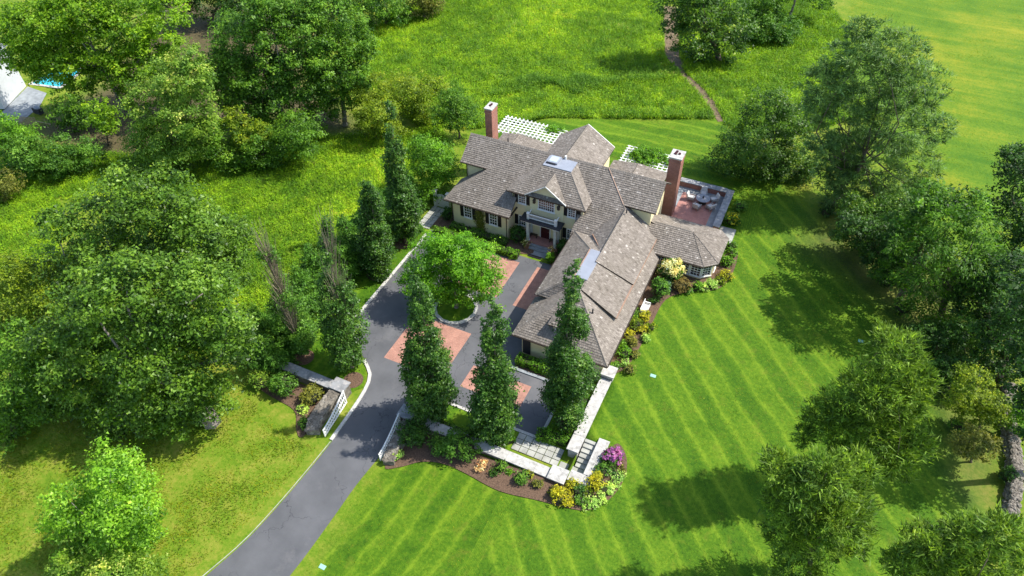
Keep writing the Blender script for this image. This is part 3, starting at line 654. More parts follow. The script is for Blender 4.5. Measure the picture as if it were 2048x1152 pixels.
# porch
MB().box(8.5, 12.5, .85, 2.12, -.1, .45).build('porch_floor', M['patio'], house)
MB().box(9.3, 11.9, .50, .85, -.1, .30).build('step', M['blue'], house); MB().box(9.3, 11.9, .1, .50, -.1, .17).build('step', M['blue'], house)
MB().box(9.4, 11.9, -.6, .1, -.1, .05).build('landing', M['blue'], house)
for x in (8.85, 12.1):
    c = MB().box(x - .15, x + .15, .9, 1.2, .45, 3.2).build('porch_column', M['offwhite'], house); MB().box(x - .2, x + .2, .85, 1.25, .45, .6).box(x - .2, x + .2, .85, 1.25, 3.0, 3.2).build('column_base', M['white'], c)
    MB().box(x - .14, x + .14, 1.98, 2.12, .45, 3.2).build('pilaster', M['offwhite'], house)
MB().box(8.1, 12.7, .7, 2.12, 3.2, 3.36).build('porch_fascia', M['white'], house); MB().box(8.0, 12.8, .6, 2.0, 3.36, 3.48).build('porch_roof', M['trim'], house)
rl = MB().box(8.85, 12.1, 1.06, 1.16, 4.05, 4.15).box(8.85, 12.1, 1.06, 1.16, 3.58, 3.66).build('balcony_rail', M['white'], house)
for x in (8.85, 12.1):
    p = MB().box(x - .13, x + .13, .98, 1.24, 3.48, 4.22).box(x - .17, x + .17, .94, 1.28, 4.22, 4.3).build('balcony_post', M['white'], house)
    MB().box(x - .05, x + .05, 1.24, 2.02, 4.02, 4.12).build('side_rail', M['white'], house)
bmesh_b = MB().box(-.02, .02, -.02, .02, 0, .42).mesh('baluster', M['white'])
for k in range(26):
    o = put('baluster', bmesh_b, house); o.location = (9.05 + k * .114, 1.11, 3.64)
d_ = MB().box(9.98, 11.02, 2.05, 2.12, .45, 2.6).build('front_door', M['door'], house)
MB().box(9.84, 9.975, 2.03, 2.12, .45, 2.75).box(11.025, 11.16, 2.03, 2.12, .45, 2.75).box(9.975, 11.025, 2.03, 2.12, 2.605, 2.75).build('door_frame', M['white'], d_)
for k in range(3): MB().box(10.08, 10.92, 2.03, 2.05, .6 + k * .65, 1.12 + k * .65).build('door_panel', M['door'], d_)
MB().ell((10.9, 2.0, 1.5), (.05, .05, .05), 8, 6).build('door_knob', M['copper'], d_)
for x in (9.25, 11.6):
    b = empty('porch_bench', (x, 1.75, .45), 'small dark bench on the porch, %s of the red door' % ('left' if x < 10 else 'right'), 'bench')
    MB().box(-.42, .42, -.15, .15, .36, .42).build('seat', M['bronze'], b, local=True)
    for sx in (-.36, .36): MB().box(sx - .04, sx + .04, -.13, .13, 0, .36).build('leg', M['bronze'], b, local=True)
MB().box(9.9, 11.1, -.95, -.35, .03, .055)
mt = MB().box(9.7, 11.3, -1.0, -.62, .034, .06).build('door_mat', M['black']); tag(mt, 'dark doormat on the asphalt below the front steps', 'mat')
# chimneys
def chimney(x0, x1, y0, y1, z0, z1, pots):
    c = MB().box(x0, x1, y0, y1, z0, z1).build('chimney', M['chim'], house)
    MB().box(x0 - .05, x1 + .05, y0 - .05, y1 + .05, z1 - .45, z1 - .3).build('brick_band', M['chim'], c)
    MB().box(x0 - .07, x1 + .07, y0 - .07, y1 + .07, z1, z1 + .16).build('chimney_cap', M['cap'], c)
    for px, py, r_ in pots: MB().box(px - r_, px + r_, py - r_, py + r_, z1 + .16, z1 + .3).build('flue', M['door'], c)
chimney(21.15, 22.45, 10.65, 12.2, .5, 8.85, ((21.6, 11.4, .14), (22.0, 11.5, .12), (21.65, 11.8, .12)))
chimney(-1.25, -.35, 11.0, 12.5, .5, 9.15, ((-.85, 11.7, .12), (-.8, 12.0, .1)))
for x, y, z in ((19.3, 2.6, 6.6), (3.2, 8.0, 7.6), (20.7, -10.6, 5.0)): MB().cyl(x, y, z, z + .55, .07, 8).build('vent_pipe', M['trim'], house)

# ------------------------------------------------------------ patio
pt = empty('terrace', (25, 13, 1.0), 'brick patio with bluestone border and low brick parapet east of the house', 'terrace')
MB().box(21.6, 27.3, 8.2, 16.9, .4, 1.05).build('paving', M['blue'], pt); MB().box(22.4, 26.4, 9.6, 15.9, 1.05, 1.056).build('brick_inset', M['patio'], pt)
MB().box(27.3, 27.9, 10.2, 17.5, .2, 1.75).build('parapet', M['chim'], pt); MB().box(21.6, 27.3, 16.9, 17.5, .2, 1.75).build('parapet', M['chim'], pt)
for k in range(5): y = 10.2 + k * 1.46; MB().box(27.2, 28.0, y + .01, y + 1.45, 1.75, 1.83).build('coping', M['capdark'], pt)
for k in range(4): x = 21.6 + k * 1.4; MB().box(x + .01, x + 1.39, 16.8, 17.6, 1.752, 1.832).build('coping', M['capdark'], pt)
MB().box(28.0, 29.7, 9.0, 11.6, .3, 1.0).build('landing', M['flag'], pt)
gr_ = MB().box(27.95, 28.05, 8.7, 8.8, 1.0, 2.0).box(28.95, 29.05, 8.7, 8.8, 1.0, 2.0).box(27.95, 29.05, 8.7, 8.8, 1.9, 2.0).build('handrail', M['bronze'], pt)
TX, TY, TZ = 25.0, 14.7, 1.056
tb = empty('patio_table', (TX, TY, TZ), 'round grey stone patio table on the brick terrace', 'table')
MB().cyl(0, 0, .70, .75, .82, 28).build('table_top', M['tabletop'], tb, local=True); MB().cyl(0, 0, 0, .7, .22, 12, .14).build('pedestal', M['bronze'], tb, local=True); MB().cyl(0, 0, 0, .05, .45, 16).build('base', M['bronze'], tb, local=True)
lm = MB().cyl(TX, TY, TZ + .75, TZ + .98, .10, 10).build('table_lantern', M['trim']); tag(lm, 'small dark lantern in the middle of the patio table', 'lantern')
def chair_parts(b):
    MB().box(-.36, .36, -.36, .36, .22, .36).build('seat_frame', M['wicker'], b, local=True); MB().box(-.31, .31, -.30, .34, .36, .50).build('seat_cushion', M['cushion'], b, local=True)
    MB().hexa([(-.34, -.42, .36), (.34, -.42, .36), (.34, -.28, .36), (-.34, -.28, .36), (-.34, -.58, .98), (.34, -.58, .98), (.34, -.46, .98), (-.34, -.46, .98)]).build('backrest', M['cushion'], b, local=True)
    for s in (-1, 1):
        MB().box(*sorted((s * .33, s * .42)), -.4, .34, .56, .62).build('arm', M['wicker'], b, local=True)
        for y in (-.36, .30): MB().box(*sorted((s * .34, s * .40)), y, y + .06, 0, .56).build('leg', M['wicker'], b, local=True)
chd = ['with its back to the sunroom roof, nearest the house', 'at the corner of the table towards the sunroom steps', 'nearest the east parapet', 'nearest the north parapet', 'nearest the tall brick chimney']
first = None
for k, ang in enumerate((-105, -35, 35, 100, 178)):
    a = R(ang); x, y = TX + 1.35 * math.cos(a), TY + 1.35 * math.sin(a)
    if first is None:
        b = first = empty('patio_chair', (x, y, TZ), '', 'chair', 'chairs round the patio table', a + math.pi / 2); chair_parts(b)
    else:
        b = first.copy(); link(b); b.location = (x, y, TZ); b.rotation_euler = (0, 0, a + math.pi / 2)
        for c in list(first.children): q = c.copy(); link(q); q.parent = b
    b['label'] = 'cushioned grey patio armchair ' + chd[k]

# ------------------------------------------------------------ pergolas
def pergola(x0, x1, y0, y1, label):
    p = empty('pergola', (x0, y0, .95), label, 'pergola'); z = 3.25
    for x in np.arange(x0, x1 + .01, .56): MB().box(x - .06, x + .06, y0 - .2, y1 + .2, z, z + .16).build('slat', M['white'], p)
    for y in np.arange(y0, y1 + .01, .56): MB().box(x0 - .2, x1 + .2, y - .06, y + .06, z + .161, z + .24).build('slat', M['white'], p)
    for x in (x0, (x0 + x1) / 2, x1):
        MB().box(x - .1, x + .1, y1 - .1, y1 + .1, .8, z).build('post', M['white'], p)
pergola(-2.3, 6.0, 15.5, 19.2, 'white lattice pergola behind the left chimney of the house')
pergola(14.4, 20.0, 15.6, 19.0, 'white lattice pergola behind the right chimney, half covered by vines')

# ------------------------------------------------------------ walls, gates, steps
def capped_wall(name, label, x0, x1, y0, y1, z, capm, seg=1.3, zb=-.3, base=None):
    e_ = empty(name, ((x0 + x1) / 2, (y0 + y1) / 2, 0), label, 'wall')
    MB().box(x0 + .12, x1 - .12, y0 + .12, y1 - .12, zb, z - .12).build('wall_body', base or M['stone'], e_)
    alongx = (x1 - x0) > (y1 - y0); L = max(x1 - x0, y1 - y0); n = max(1, round(L / seg))
    for k in range(n):
        a, b = L * k / n + .006, L * (k + 1) / n - .006; dz = rnd.uniform(-.008, .008)
        if alongx: m = MB().box(x0 + a, x0 + b, y0, y1, z - .12, z + dz)
        else: m = MB().box(x0, x1, y0 + a, y0 + b, z - .12, z + dz)
        m.build('cap_stone', capm, e_)
    return e_
capped_wall('garden_wall', 'stone wall with grey slab cap left of the drive gate', -7.5, 1.25, -25.85, -24.9, 1.2, M['capdark'])
capped_wall('garden_wall', 'long stone wall with pale cap between right gate pier and stair corner', 10.0, 22.8, -25.85, -24.9, 1.2, M['cap'])
capped_wall('gate_pier', 'square stone gate pier with slab cap left of the drive', 1.25, 2.8, -25.95, -24.65, 1.55, M['capdark'], 3)
capped_wall('gate_pier', 'square stone gate pier with slab cap right of the drive', 8.45, 10.0, -25.95, -24.65, 1.55, M['capdark'], 3)
capped_wall('corner_pier', 'white stone corner block at the foot of the garden steps', 22.8, 24.3, -26.0, -24.65, 1.45, M['cap'], 3)
capped_wall('retaining_wall', 'broad pale capped wall between forecourt and right lawn', 23.2, 24.25, -22.7, -14.45, 1.25, M['cap'], 1.6, base=M['cap'])
capped_wall('stair_wall', 'short white wall joining corner block and stair parapet', 24.3, 26.3, -25.3, -24.3, 1.15, M['cap'], 1.2, base=M['cap'])
capped_wall('stair_parapet', 'pale stone parapet on the lawn side of the garden steps', 25.35, 26.3, -24.3, -20.5, 1.2, M['cap'], 1.5, base=M['cap'])
capped_wall('wall_pier', 'white square pier at the garage corner, end of retaining wall', 23.1, 24.4, -14.44, -13.15, 1.75, M['cap'], 3, base=M['cap'])
stp = empty('garden_steps', (24.8, -22, 0), 'flight of stone garden steps climbing from forecourt path to lawn', 'steps')
for k in range(6): MB().box(24.26, 25.34, -23.3 + k * .42, -20.7 if k == 5 else -23.3 + (k + 1) * .42 + .05, -.2, .155 * (k + 1)).build('tread', M['flag'], stp)
MB().box(23.0, 25.34, -24.3, -23.3, -.2, .02).build('landing', M['flag'], stp)
fp = tag(link(bpy.data.objects.new('flagstone_path', None)), kind='structure')
def flags(x0, x1, y0, y1, w_, h, skip=()):
    ix, iy = int(round((x1 - x0) / w_)), int(round((y1 - y0) / h))
    for i in range(ix):
        for j in range(iy):
            a, b = x0 + i * (x1 - x0) / ix, y0 + j * (y1 - y0) / iy; z = hz(a + w_ / 2, b + h / 2)
            MB().box(a + .03, a + (x1 - x0) / ix - .03, b + .03, b + (y1 - y0) / iy - .03, z - .05, z + .10 + rnd.uniform(-.01, .01)).build('flagstone', M['flag'], fp, local=True)
flags(18.6, 22.9, -24.0, -22.2, .72, .6); flags(-4.2, -2.5, -1.6, 2.4, .57, .8)
# curved stone wing walls that sweep down from the gate piers, and the white gate leaves
def wing(label, pts, wd, z0, z1):
    e_ = empty('wing_wall', (pts[0][0], pts[0][1], 0), label, 'wall'); P = [np.array(p) for p in smooth_poly(pts, 4, False)]; m = MB(); n = len(P)
    for k in range(n - 1):
        a, b = P[k], P[k + 1]; d = (b - a) / np.linalg.norm(b - a); q = np.array([-d[1], d[0]]) * wd / 2
        za, zb = z0 + (z1 - z0) * (k / (n - 1)) ** .8, z0 + (z1 - z0) * ((k + 1) / (n - 1)) ** .8
        c = [a - q, b - q, b + q, a + q]; m.hexa([(p[0], p[1], -.3) for p in c] + [(c[0][0], c[0][1], za), (c[1][0], c[1][1], zb), (c[2][0], c[2][1], zb), (c[3][0], c[3][1], za)])
        for j in range(5):
            t = rnd.random(); p = a + (b - a) * t + q * rnd.uniform(-1.0, 1.0); zz = za + (zb - za) * t; r_ = rnd.uniform(.12, .22)
            m.ell((p[0], p[1], zz - .02), (r_, r_, .07), 6, 4)
    m.build('rubble', M['stone'], e_)
wing('curved rubble stone wall sweeping down beside the left gate leaf', [(1.95, -26.0), (1.8, -27.6), (1.85, -29.0), (2.25, -30.0)], 1.15, 1.35, .75)
wing('curved rubble stone wall sweeping down beside the right gate leaf', [(9.65, -26.0), (9.7, -27.6), (9.75, -29.0), (9.95, -29.8)], .95, 1.35, .7)
def gate(label, hx, ex):
    g = empty('drive_gate', (hx, -25.9, 0), label, 'gate'); n = 15; y0, y1 = -25.95, -29.7
    top = lambda t: 1.85 - .85 * math.sin(t * math.pi / 2)
    P = lambda t: np.array([hx + (ex - hx) * t, y0 + (y1 - y0) * t])
    for k in range(n + 1):
        t = k / n; p = P(t); big = k in (0, n); w_ = .07 if big else .035
        MB().box(p[0] - .03, p[0] + .03, p[1] - w_, p[1] + w_, .08, top(t) + (.08 if big else 0)).build('stile' if big else 'picket', M['white'], g)
    for zf, nm in ((lambda t: .2, 'bottom_rail'), (lambda t: top(t) * .55, 'mid_rail'), (top, 'top_rail')):
        m = MB()
        for k in range(n):
            a, b = P(k / n), P((k + 1) / n); za, zb = zf(k / n), zf((k + 1) / n); q = (.045, 0)
            m.hexa([(a[0] + .05, a[1], za - .06), (a[0] - .05, a[1], za - .06), (b[0] - .05, b[1], zb - .06), (b[0] + .05, b[1], zb - .06), (a[0] + .05, a[1], za + .06), (a[0] - .05, a[1], za + .06), (b[0] - .05, b[1], zb + .06), (b[0] + .05, b[1], zb + .06)])
        m.build(nm, M['white'], g)
gate('white wooden picket gate leaf standing open left of the drive', 2.95, 3.3); gate('white wooden picket gate leaf standing open right of the drive', 8.78, 9.05)
# side garden gate
gg = empty('garden_gate', (-3.2, 2.6, 0), 'white arched wooden garden gate between pillars left of the house', 'gate')
for x in (-3.95, -2.2): MB().box(x - .18, x + .18, 2.45, 2.85, 0, 2.2).box(x - .24, x + .24, 2.4, 2.9, 2.2, 2.32).build('pillar', M['offwhite'], gg)
gl = MB()
for k in range(8):
    x = -3.75 + k * .17; h = 1.7 + .25 * math.sin(math.pi * (k + .5) / 8); MB().box(x, x + .155, 2.6, 2.66, .06, h).build('board', M['offwhite'], gg)
MB().box(-3.75, -2.4, 2.66, 2.72, .4, .52).box(-3.75, -2.4, 2.66, 2.72, 1.3, 1.42).build('cross_rail', M['offwhite'], gg)
# garden bench by the garage
gb = empty('garden_bench', (24.3, -4.6, .95), 'white slatted garden bench beside the garage wall', 'bench', None, R(90))
for k in range(5): MB().box(-.75, .75, -.28 + k * .12, -.18 + k * .12, .42, .45).build('slat', M['offwhite'], gb, local=True)
MB().box(-.8, .8, .32, .38, .5, 1.0).build('backrest', M['white'], gb, local=True)
for sx in (-.72, .72):
    for y in (-.25, .3): MB().box(sx - .04, sx + .04, y, y + .07, 0, .42).build('leg', M['white'], gb, local=True)
    MB().box(sx - .05, sx + .05, -.28, .34, .62, .68).build('arm', M['white'], gb, local=True)
# irrigation boxes
for (x, y, lb) in ((27.45, -12.06, 'pale green valve box lid in the lawn near the garage corner'), (44.2, .2, 'pale green valve box lid in the far lawn beside the cedar'), (10.05, -39.4, 'small pale valve box lid in the lawn beside the drive')):
    z = hz(x, y); v = empty('valve_box', (x, y, z), lb, 'valve box'); MB().box(-.26, .26, -.17, .17, -.05, .05).build('box', M['greenlid'], v, local=True); MB().box(-.22, .22, -.13, .13, .05, .065).build('lid', M['greenlid'], v, local=True)
# meadow path
drape('dirt_path', [(22.4, 32.9), (23.0, 33.3), (21.0, 37.4), (18.4, 40.9), (14.9, 44.2), (12.4, 48.9), (10.2, 57), (7.8, 66), (4.5, 66), (7.6, 57), (10.4, 48.6), (13.6, 43.9), (17.0, 40.4), (19.7, 37.0)], .04, M['dirt'])

# ------------------------------------------------------------ neighbour's house, pool, fence
M['siding'] = plain('pale_siding', (.52, .53, .53), .6, .08, 1)
nb = empty('neighbour_house', (-74, -2, .5), 'white neighbouring house at the upper left edge of the photo', 'house'); th = R(-38)
U = np.array([-.903, -.43, 0]); Nn = np.array([.43, -.903, 0]); O = np.array([-71.6, -3.8, .3])
MB().obox(O, -U, Nn, -12, 0, -6.5, 0, 0, 6.6).build('wall', M['siding'], nb)
MB().solid([O + U * -.4 + Nn * .5 + np.array([0, 0, 6.4]), O + U * -.4 - Nn * 7.0 + np.array([0, 0, 6.4]), O + U * -.4 - Nn * 3.2 + np.array([0, 0, 8.6])], U * 12.8).build('roof', M['lead'], nb)
def nwin(u0, z0):
    f = MB().obox(O, -U, Nn, -u0 - 1.1, -u0, -.01, .05, z0, z0 + 1.5).build('window', M['white'], nb); MB().obox(O, -U, Nn, -u0 - 1.0, -u0 - .1, .05, .06, z0 + .1, z0 + 1.4).build('pane', M['glass'], f)
for u0 in (1.0, 2.6, 4.2):
    for z0 in (.9, 4.1): nwin(u0, z0)
drape('neighbour_terrace', [(-71, -6), (-67, -5), (-68, -1), (-70, 2), (-74, 2)], .05, M['blue'])
pl = empty('swimming_pool', (-71, 6, .5), 'turquoise swimming pool half hidden by trees at upper left', 'pool')
z = hz(-71, 6); MB().prism([(-74.5, 2.5), (-69.0, 3.6), (-70.2, 9.6), (-75.6, 8.4)], z + .02, z + .12).build('coping', M['cap'], pl); MB().prism([(-74.1, 3.0), (-69.5, 3.95), (-70.6, 9.2), (-75.1, 8.1)], z + .12, z + .125).build('water', M['poolw'], pl)
gl_ = empty('grill', (-66.6, -2.2, hz(-66.6, -2.2)), 'dark covered grill on the neighbour\'s terrace', 'grill')
MB().box(-.7, .7, -.35, .35, .1, .9).build('cabinet', M['trim'], gl_, local=True); MB().ell((0, 0, .92), (.65, .36, .32), 12, 8).build('hood', M['lead'], gl_, local=True)
fn = empty('wood_fence', (-64, -5, .3), 'weathered wooden board fence by the neighbour\'s lawn', 'fence')
for k in range(22):
    x, y = -67.2 + k * .16, -6.0 + k * .055; MB().box(x, x + .14, y, y + .03, .2, 1.5 + rnd.uniform(-.03, .03)).build('board', M['wood'], fn)
for k in range(3): MB().box(-63.6 + k * 1.9, -63.5 + k * 1.9, -4.8 + k * .15, -4.7 + k * .15, .2, 1.5).build('post', M['wood'], fn)
MB().tube((-63.6, -4.75, .9), (-59.8, -4.45, .9), .05, .05).build('rail', M['wood'], fn)

# rubble boundary wall, far right
rw = empty('rubble_wall', (56.6, -6, .5), 'dry stone rubble wall at the right edge under the shrubs', 'wall')
stones = []
for k in range(5):
    m = MB().ell((0, 0, 0), (.5, .5, .5), 7, 5); m.v = [(x * rnd.uniform(.85, 1.15), y * rnd.uniform(.85, 1.15), z * rnd.uniform(.8, 1.1)) for x, y, z in m.v]; stones.append(m.mesh('stone', M['stone']))
yy = -14.0
while yy < 0:
    xc = 56.7 - .0 * yy + .25 * math.sin(yy * .5)
    for lay in range(3):
        for sx in (-.2, .2) if lay == 2 else (-.28, .28):
            o = put('stone', rnd.choice(stones), rw, True); o.location = (xc + sx * (1 - lay * .12) - 56.6, yy + rnd.uniform(-.1, .1) + 6, .15 + lay * .38 - .1 + hz(xc, yy) - .5)
            o.scale = (rnd.uniform(.55, .8), rnd.uniform(.55, .85), rnd.uniform(.4, .55)); o.rotation_euler = (rnd.uniform(-.2, .2), rnd.uniform(-.2, .2), rnd.uniform(0, 6))
    yy += .5

# ------------------------------------------------------------ plants
def unit(v): return v / (np.linalg.norm(v, axis=-1, keepdims=True) + 1e-9)
def leaf_quads(pos, nrm, size, aspect, droop=0, along=None):
    n = len(pos); r_ = rng.normal(size=(n, 3)); t = along if along is not None else np.cross(nrm, r_)
    t = unit(t); t[:, 2] -= droop; t = unit(t); b = unit(np.cross(nrm, t))
    L = size * rng.uniform(.65, 1.35, n)[:, None]; W = L * aspect; fold = nrm * L * .12
    return np.stack([pos - t * L * .5 - b * W * .5 + fold, pos - t * L * .5 + b * W * .5, pos + t * L * .5 - np.array([0, 0, 1.]) * L * .08], 1)
DM, SZ = 4.6, .64
def foliage_cloud(lobes, dens, size, aspect=.75, kind='leaf', hollow=.55, cl=.34, topbias=.15):
    """lobes (centre, radii); leaves gathered into twig clumps round each lobe's shell, a few deeper inside"""
    Vs, Ts = [], []; size = size * SZ if size > .2 else size
    for c, r_ in lobes:
        r_ = np.array(r_, float) * np.ones(3); ra = r_.mean(); area = 4 * math.pi * ra * ra
        N = int(dens * DM * area / (size * size)); crad = float(np.clip(ra * cl, .22, 1.0)); K = max(7, int(area / (crad * crad) * .5))
        d = unit(rng.normal(size=(K, 3)) + np.array([0, 0, topbias])); rad = rng.uniform(hollow, 1.0, K) ** .5
        rad[: K // 6] *= .55
        wob = 1 + .2 * np.sin(d[:, 0] * 5 + c[0]) * np.cos(d[:, 1] * 4 + d[:, 2] * 5 + c[1])
        cc = np.array(c) + d * r_ * (rad * wob)[:, None]; ct = rng.normal(0, .17, K) + .10 * d[:, 2]  # clump tint rises on the upper side: top light painted into the leaves
        cw = rng.uniform(.4, 1.3, K) * np.where(np.arange(K) < K // 6, .8, 1); idx = rng.choice(K, N, p=cw / cw.sum())
        csz = rng.uniform(.7, 1.25, K)[idx][:, None]
        off = rng.normal(size=(N, 3)) * np.array([.46, .46, .24]) * crad * csz
        pos = cc[idx] + off; out = unit(pos - np.array(c)); o2 = unit(off * np.array([1, 1, 1.7]) + 1e-6)
        nrm = unit(out * .3 + o2 * .5 + np.array([0, 0, 1.0]) + rng.normal(size=(N, 3)) * .5)
        along = None
        if kind == 'needle': along = unit(o2 * 1.0 + out * .5 + np.array([0, 0, .25]) + rng.normal(size=(N, 3)) * .3); nrm = unit(rng.normal(size=(N, 3)) * .6 + np.array([0, 0, 1.3]) + out * .4)
        if kind == 'spray': along = unit(out * .6 + o2 * .4 + np.array([0, 0, .55]) + rng.normal(size=(N, 3)) * .4); nrm = unit(rng.normal(size=(N, 3)) * .6 + out * .5 + np.array([0, 0, .9]))
        if kind == 'droop': along = unit(out * 1.0 + np.array([0, 0, -.45]) + rng.normal(size=(N, 3)) * .35)
        Vs.append(leaf_quads(pos, nrm, size, aspect, .15 if kind == 'leaf' else 0, along)); Ts.append(.42 + ct[idx] + .12 * np.clip(off[:, 2] / crad, -1, 1) + rng.normal(0, .15, N))  # tint also climbs with height inside each clump, painting bright tops
    return np.concatenate(Vs), np.concatenate(Ts)
LEAFN = [0]
def crown(root, lobes, mat, dens=.5, size=.34, name='crown', **k):
    V, T = foliage_cloud(lobes, dens, size, **k); LEAFN[0] += len(V)
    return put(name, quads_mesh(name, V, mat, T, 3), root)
def limb(m, a, b, ra, rb, bend=.12, n=4):
    a, b = np.array(a, float), np.array(b, float); L = np.linalg.norm(b - a); o = rng.normal(size=3) * L * bend; prev = a
    for k in range(1, n + 1):
        t = k / n; p = a + (b - a) * t + o * math.sin(t * math.pi); m.tube(prev, p, ra + (rb - ra) * (k - 1) / n, ra + (rb - ra) * t, 6); prev = p
def tree(name, label, base, lobes, mat, tr=.3, bark='bark', dens=.5, size=.34, cat='tree', group=None, depth=1.0, sub=0, **k):
    """base and lobes given in photo pixels; lobes stand at the base's own distance, with real radii"""
    b = gnd(*base) if len(base) == 2 else np.array(base, float)
    L = []
    for q in lobes:
        p = lobe_at(b, q[0], q[1]); s = mpp(p) * q[2]; p = p + FH * rng.uniform(-.5, .5) * s * 1.2; p[2] = max(p[2], b[2] + s * .55); s *= 1.08
        L.append((p, np.array([s * rng.uniform(.95, 1.1), s * rng.uniform(.95, 1.1), s * rng.uniform(.8, .95)]) * depth))
    cen = np.mean([p for p, _ in L], 0); root = empty(name, tuple(b), label, cat, group)
    top = max(p[2] for p, _ in L); m = MB(); fork = b + (cen - b) * .45
    limb(m, b - np.array([0, 0, .3]), fork, tr * 1.25, tr * .8, .04, 5); limb(m, fork, cen, tr * .8, tr * .35, .06)
    for p, r_ in L: limb(m, fork + (cen - fork) * rng.uniform(0, .7), p, tr * .3, tr * .06, .1)
    m.build('trunk', M[bark], root, True)
    crown(root, L, mat, dens, size, **k)
    if k.get('kind') == 'spray':       # long feathery shoots standing out of the outline
        V, T = foliage_cloud([(c, r_ * 1.06) for c, r_ in L], dens * .30, .78, .15, 'spray', .9, .2, .3); LEAFN[0] += len(V)
        put('shoots', quads_mesh('shoots', V, mat, T + .15, 3), root)
    return root

def column_tree(name, label, base, top_px, w_px, mat, dens=.5, size=.28, bare=0.0, group=None):
    """fastigiate tree: foliage in upright plumes round a central leader"""
    b = gnd(*base); lo, hi = 0, 40
    for _ in range(40):
        mid = (lo + hi) / 2; v = CR @ (b + np.array([0, 0, mid]) - CAMP); yy_ = 576 - FPX * v[1] / v[2]
        if yy_ > top_px[1]: lo = mid
        else: hi = mid
    H = lo; tipx = lobe_at(b, *top_px); lean = (tipx - b); lean[2] = 0; H = tipx[2] - b[2]; w_ = mpp(b) * w_px * .5
    root = empty(name, tuple(b), label, 'tree', group); L = []; m = MB()
    limb(m, b - np.array([0, 0, .2]), b + lean * .85 + np.array([0, 0, H * .85]), .2, .015, .01, 8)
    n = 15
    for k in range(n):
        t = (k + .6) / n; prof = np.interp(t, [0, .08, .2, .32, .6, .8, .93, 1], [.5, .9, 1.0, .88, .58, .42, .27, .12])
        for j in range(5 if t < .45 else 3 if t < .8 else 2):
            a = rng.uniform(0, 2 * math.pi); rr = w_ * prof * rng.uniform(.4, .72)
            c = b + lean * t + np.array([rr * math.cos(a), rr * math.sin(a), H * (t * .93 + .05) + rng.uniform(-.5, .5)])
            r_ = w_ * prof * rng.uniform(.3, .44) + .12
            if rng.random() < bare * 1.25 and t > .24: continue
            L.append((c, np.array([r_, r_, r_ * rng.uniform(1.5, 2.2)])))
    for k in range(int(30 + 300 * bare)):      # upright twigs, long and dense where the tree has died back
        t = rng.uniform(.06, .72 if bare > .2 else .5); a = rng.uniform(0, 6.28); p = b + lean * t + np.array([0, 0, H * t]); hh = H * rng.uniform(.12, .32)
        wt = w_ * np.interp(t, [0, .3, .8], [.85, .75, .32]); t2 = t + hh / H
        q = b + lean * t2 + np.array([math.cos(a) * wt * rng.uniform(.3, 1), math.sin(a) * wt * rng.uniform(.3, 1), H * t2]); m.tube(p + (q - p) * .12, q, .028, .010, 3)
    m.build('trunk', M['twig'] if bare > .2 else M['bark'], root)
    if L: crown(root, L, mat, dens * .8, size, hollow=.45, cl=.42)
    return root

def conifer(name, label, x, y, h, r_, mat, group=None):
    z = hz(x, y); root = empty(name, (x, y, z), label, 'tree', group); L = []; n = 7
    for k in range(n):
        t = k / n; rr = r_ * (1 - t) ** .8 + .12
        for j in range(3 if k < 4 else 2):
            a = rng.uniform(0, 6.28); c = (x + math.cos(a) * rr * .42, y + math.sin(a) * rr * .42, z + h * (t * .9 + .08)); L.append((c, np.array([rr * .72, rr * .72, h / n * .75])))
    m = MB(); m.tube((x, y, z - .2), (x, y, z + h * .92), .16, .03, 6); m.build('trunk', M['bark'], root)
    crown(root, L, mat, .42, .30, kind='droop', aspect=.5, hollow=.5); return root
def shrub(name, label, x, y, rx, ry, h, mat, dens=.55, size=.16, cat='shrub', group=None, z=None, core=True, flower=None, **k):
    z = hz(x, y) + .05 if z is None else z; root = empty(name, (x, y, z), label, cat, group)
    m = MB(); m.ell((x, y, z + h * .42), (rx * .66, ry * .66, h * .42), 10, 7)  # solid ellipsoid painted dark as the shaded inside; real stems follow
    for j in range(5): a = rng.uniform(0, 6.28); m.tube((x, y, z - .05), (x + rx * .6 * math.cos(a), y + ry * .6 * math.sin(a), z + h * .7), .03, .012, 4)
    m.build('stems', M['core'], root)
    L = [((x, y, z + h * .5), (rx * .86, ry * .86, h * .5))]
    for j in range(3): a = rng.uniform(0, 6.28); L.append(((x + rx * .35 * math.cos(a), y + ry * .35 * math.sin(a), z + h * rng.uniform(.45, .65)), (rx * .55, ry * .55, h * .4)))
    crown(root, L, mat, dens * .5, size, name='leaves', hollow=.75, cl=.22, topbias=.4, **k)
    if flower:
        V, T = foliage_cloud([((x, y, z + h * .56), (rx * .92, ry * .92, h * .52))], flower[1] * .35, flower[2], .9, hollow=.9, cl=.16, topbias=1.0); LEAFN[0] += len(V)
        tag(put('flowers', quads_mesh('flowers', V, flower[0], T, 3), root), kind='stuff')
    return root
